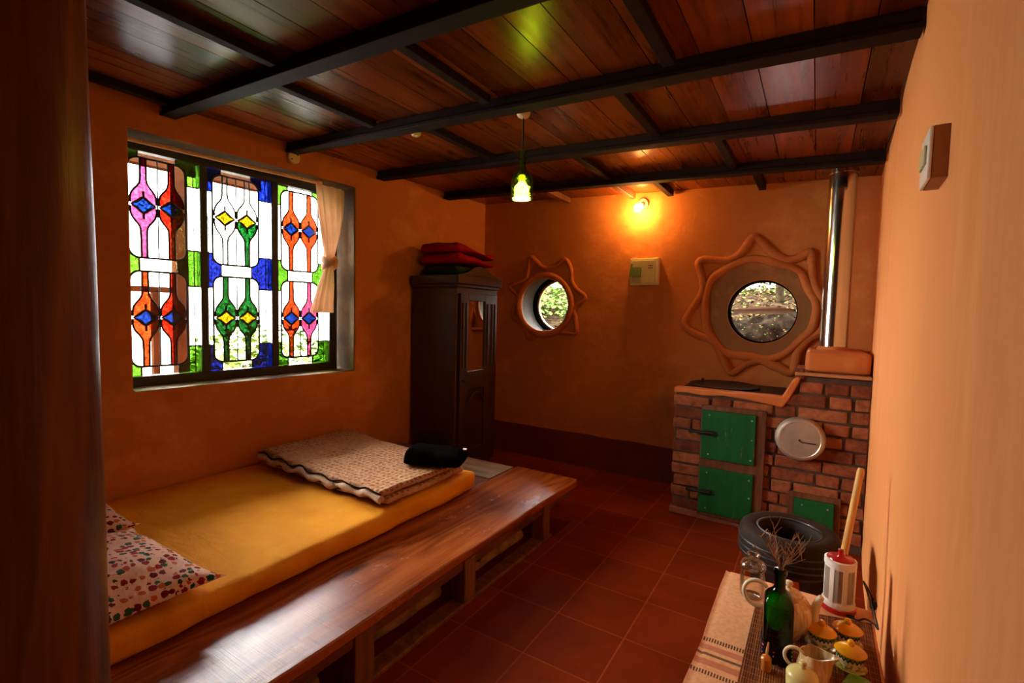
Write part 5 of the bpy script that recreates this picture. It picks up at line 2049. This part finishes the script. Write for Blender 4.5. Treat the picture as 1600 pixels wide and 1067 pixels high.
bush('garden_bush', 'leafy bush outside the right part of the stained glass window', (-5.4, 5.4, -0.1), (0.9, 0.95, 0.66), 2000, 0.09, 13, 'leaf')
bush('hillside_bush', 'bright leafy bush filling the left round window', (-4.1, 6.6, 0.7), (1.3, 0.8, 0.85), 5200, 0.07, 14, 'leaf')
bush('hillside_bush', 'leafy undergrowth at the top of the right round window', (-0.5, 9.0, 1.15), (1.6, 0.6, 0.55), 2200, 0.07, 15, 'leaf_dark')
m = MB()
slab_soft(m, -1.1, 0.25, 4.75, 5.6, 0.7, 1.31, 70, 46, 26, 0.28, lambda p, u, v, w: p + Vector((0.06 * nz3(p, 4, 1), 0.06 * nz3(p, 4, 2) + 0.03 * nz3(p, 14, 6), 0.09 * nz3(p, 2.5, 3) + 0.04 * nz3(p, 9, 4) + 0.022 * nz3(p, 22, 5) + 0.08 * (p.x + .4))))
bv = list(m.v)
tag(m.build('boulder', MT['stone'], angle=80), 'dark mossy rock outside the lower half of the right round window', 'rock')
m = MB()
rnd = random.Random(8)
for _ in range(1800):
    p = Vector(rnd.choice(bv))
    if p.z < 0.95:
        continue
    a, sz = rnd.uniform(0, 6.28), rnd.uniform(0.008, 0.026)
    d = Vector((math.cos(a), math.sin(a) * 0.4, rnd.uniform(-0.3, 0.8))).normalized()
    w = d.cross(Vector((rnd.uniform(-.6, .6), -0.8, 0.5))).normalized() * 0.35
    p = p + Vector((0, -0.01, 0.008))
    m.add([p, p + (d * 0.45 + w) * sz, p + d * sz, p + (d * 0.45 - w) * sz], [(0, 1, 2, 3)], rnd.choice((0, 1, 1, 1, 1, 2)))
mo = m.build('moss_and_leaf_bits', list(ll.data.materials), smooth=False, fixn=False)
tag(mo, 'bits of moss and dead leaf on the dark rock outside the right round window', 'leaves', kind='stuff')
for i, (x, y, r, ln, lab) in enumerate([(-0.95, 6.3, 0.13, 0.25, 'thick mossy tree trunk outside the left part of the right round window'), (-0.42, 7.6, 0.05, 0.05, 'thin pale tree trunk near the middle of the right round window'), (0.25, 8.0, 0.05, -0.1, 'thin tree trunk at the right of the right round window')]):
    t = thing('tree', lab, 'tree', (x, y, 0.8))
    m = MB()
    p = [(0.25 * ln - ln * k * 0.5 + 0.03 * nz3((k, i, 0), 1, 2), 0, k * 0.5) for k in range(8)]
    m.tube(p, [r * (1.15 - 0.06 * k) * (1 + 0.1 * nz3((k, i, 5), 1, 3)) for k in range(8)], 14)
    m.build('trunk', MT['trunk'], parent=t)
    m = MB()
    leaves(m, (-ln * 3, 0, 3.6), (0.5, 0.5, 0.4), 300, 0.1, 40 + i)
    m.build('foliage', MT['leaf_dark'], parent=t, smooth=False, fixn=False)

# porch timbers outside the stained glass
po = thing('porch_frame', 'weathered brown porch timbers just outside the stained glass window', 'porch', (0, 0, 0))
m = MB()
m.box((-3.98, 0.6, 2.26), (-3.90, 2.3, 2.36))
m.build('beam', MT['porch'], parent=po, smooth=False, bevel=0.004)
m = MB()
m.box((-3.96, 1.66, -0.1), (-3.88, 1.74, 2.26))
m.build('post', MT['porch'], parent=po, smooth=False, bevel=0.004)
m = MB()
m.box((-3.95, 1.52, -0.1), (-3.91, 1.56, 1.42))
m.box((-3.95, 1.30, 1.40), (-3.91, 1.68, 1.44))
m.build('rail', MT['porch'], parent=po, smooth=False, bevel=0.003)
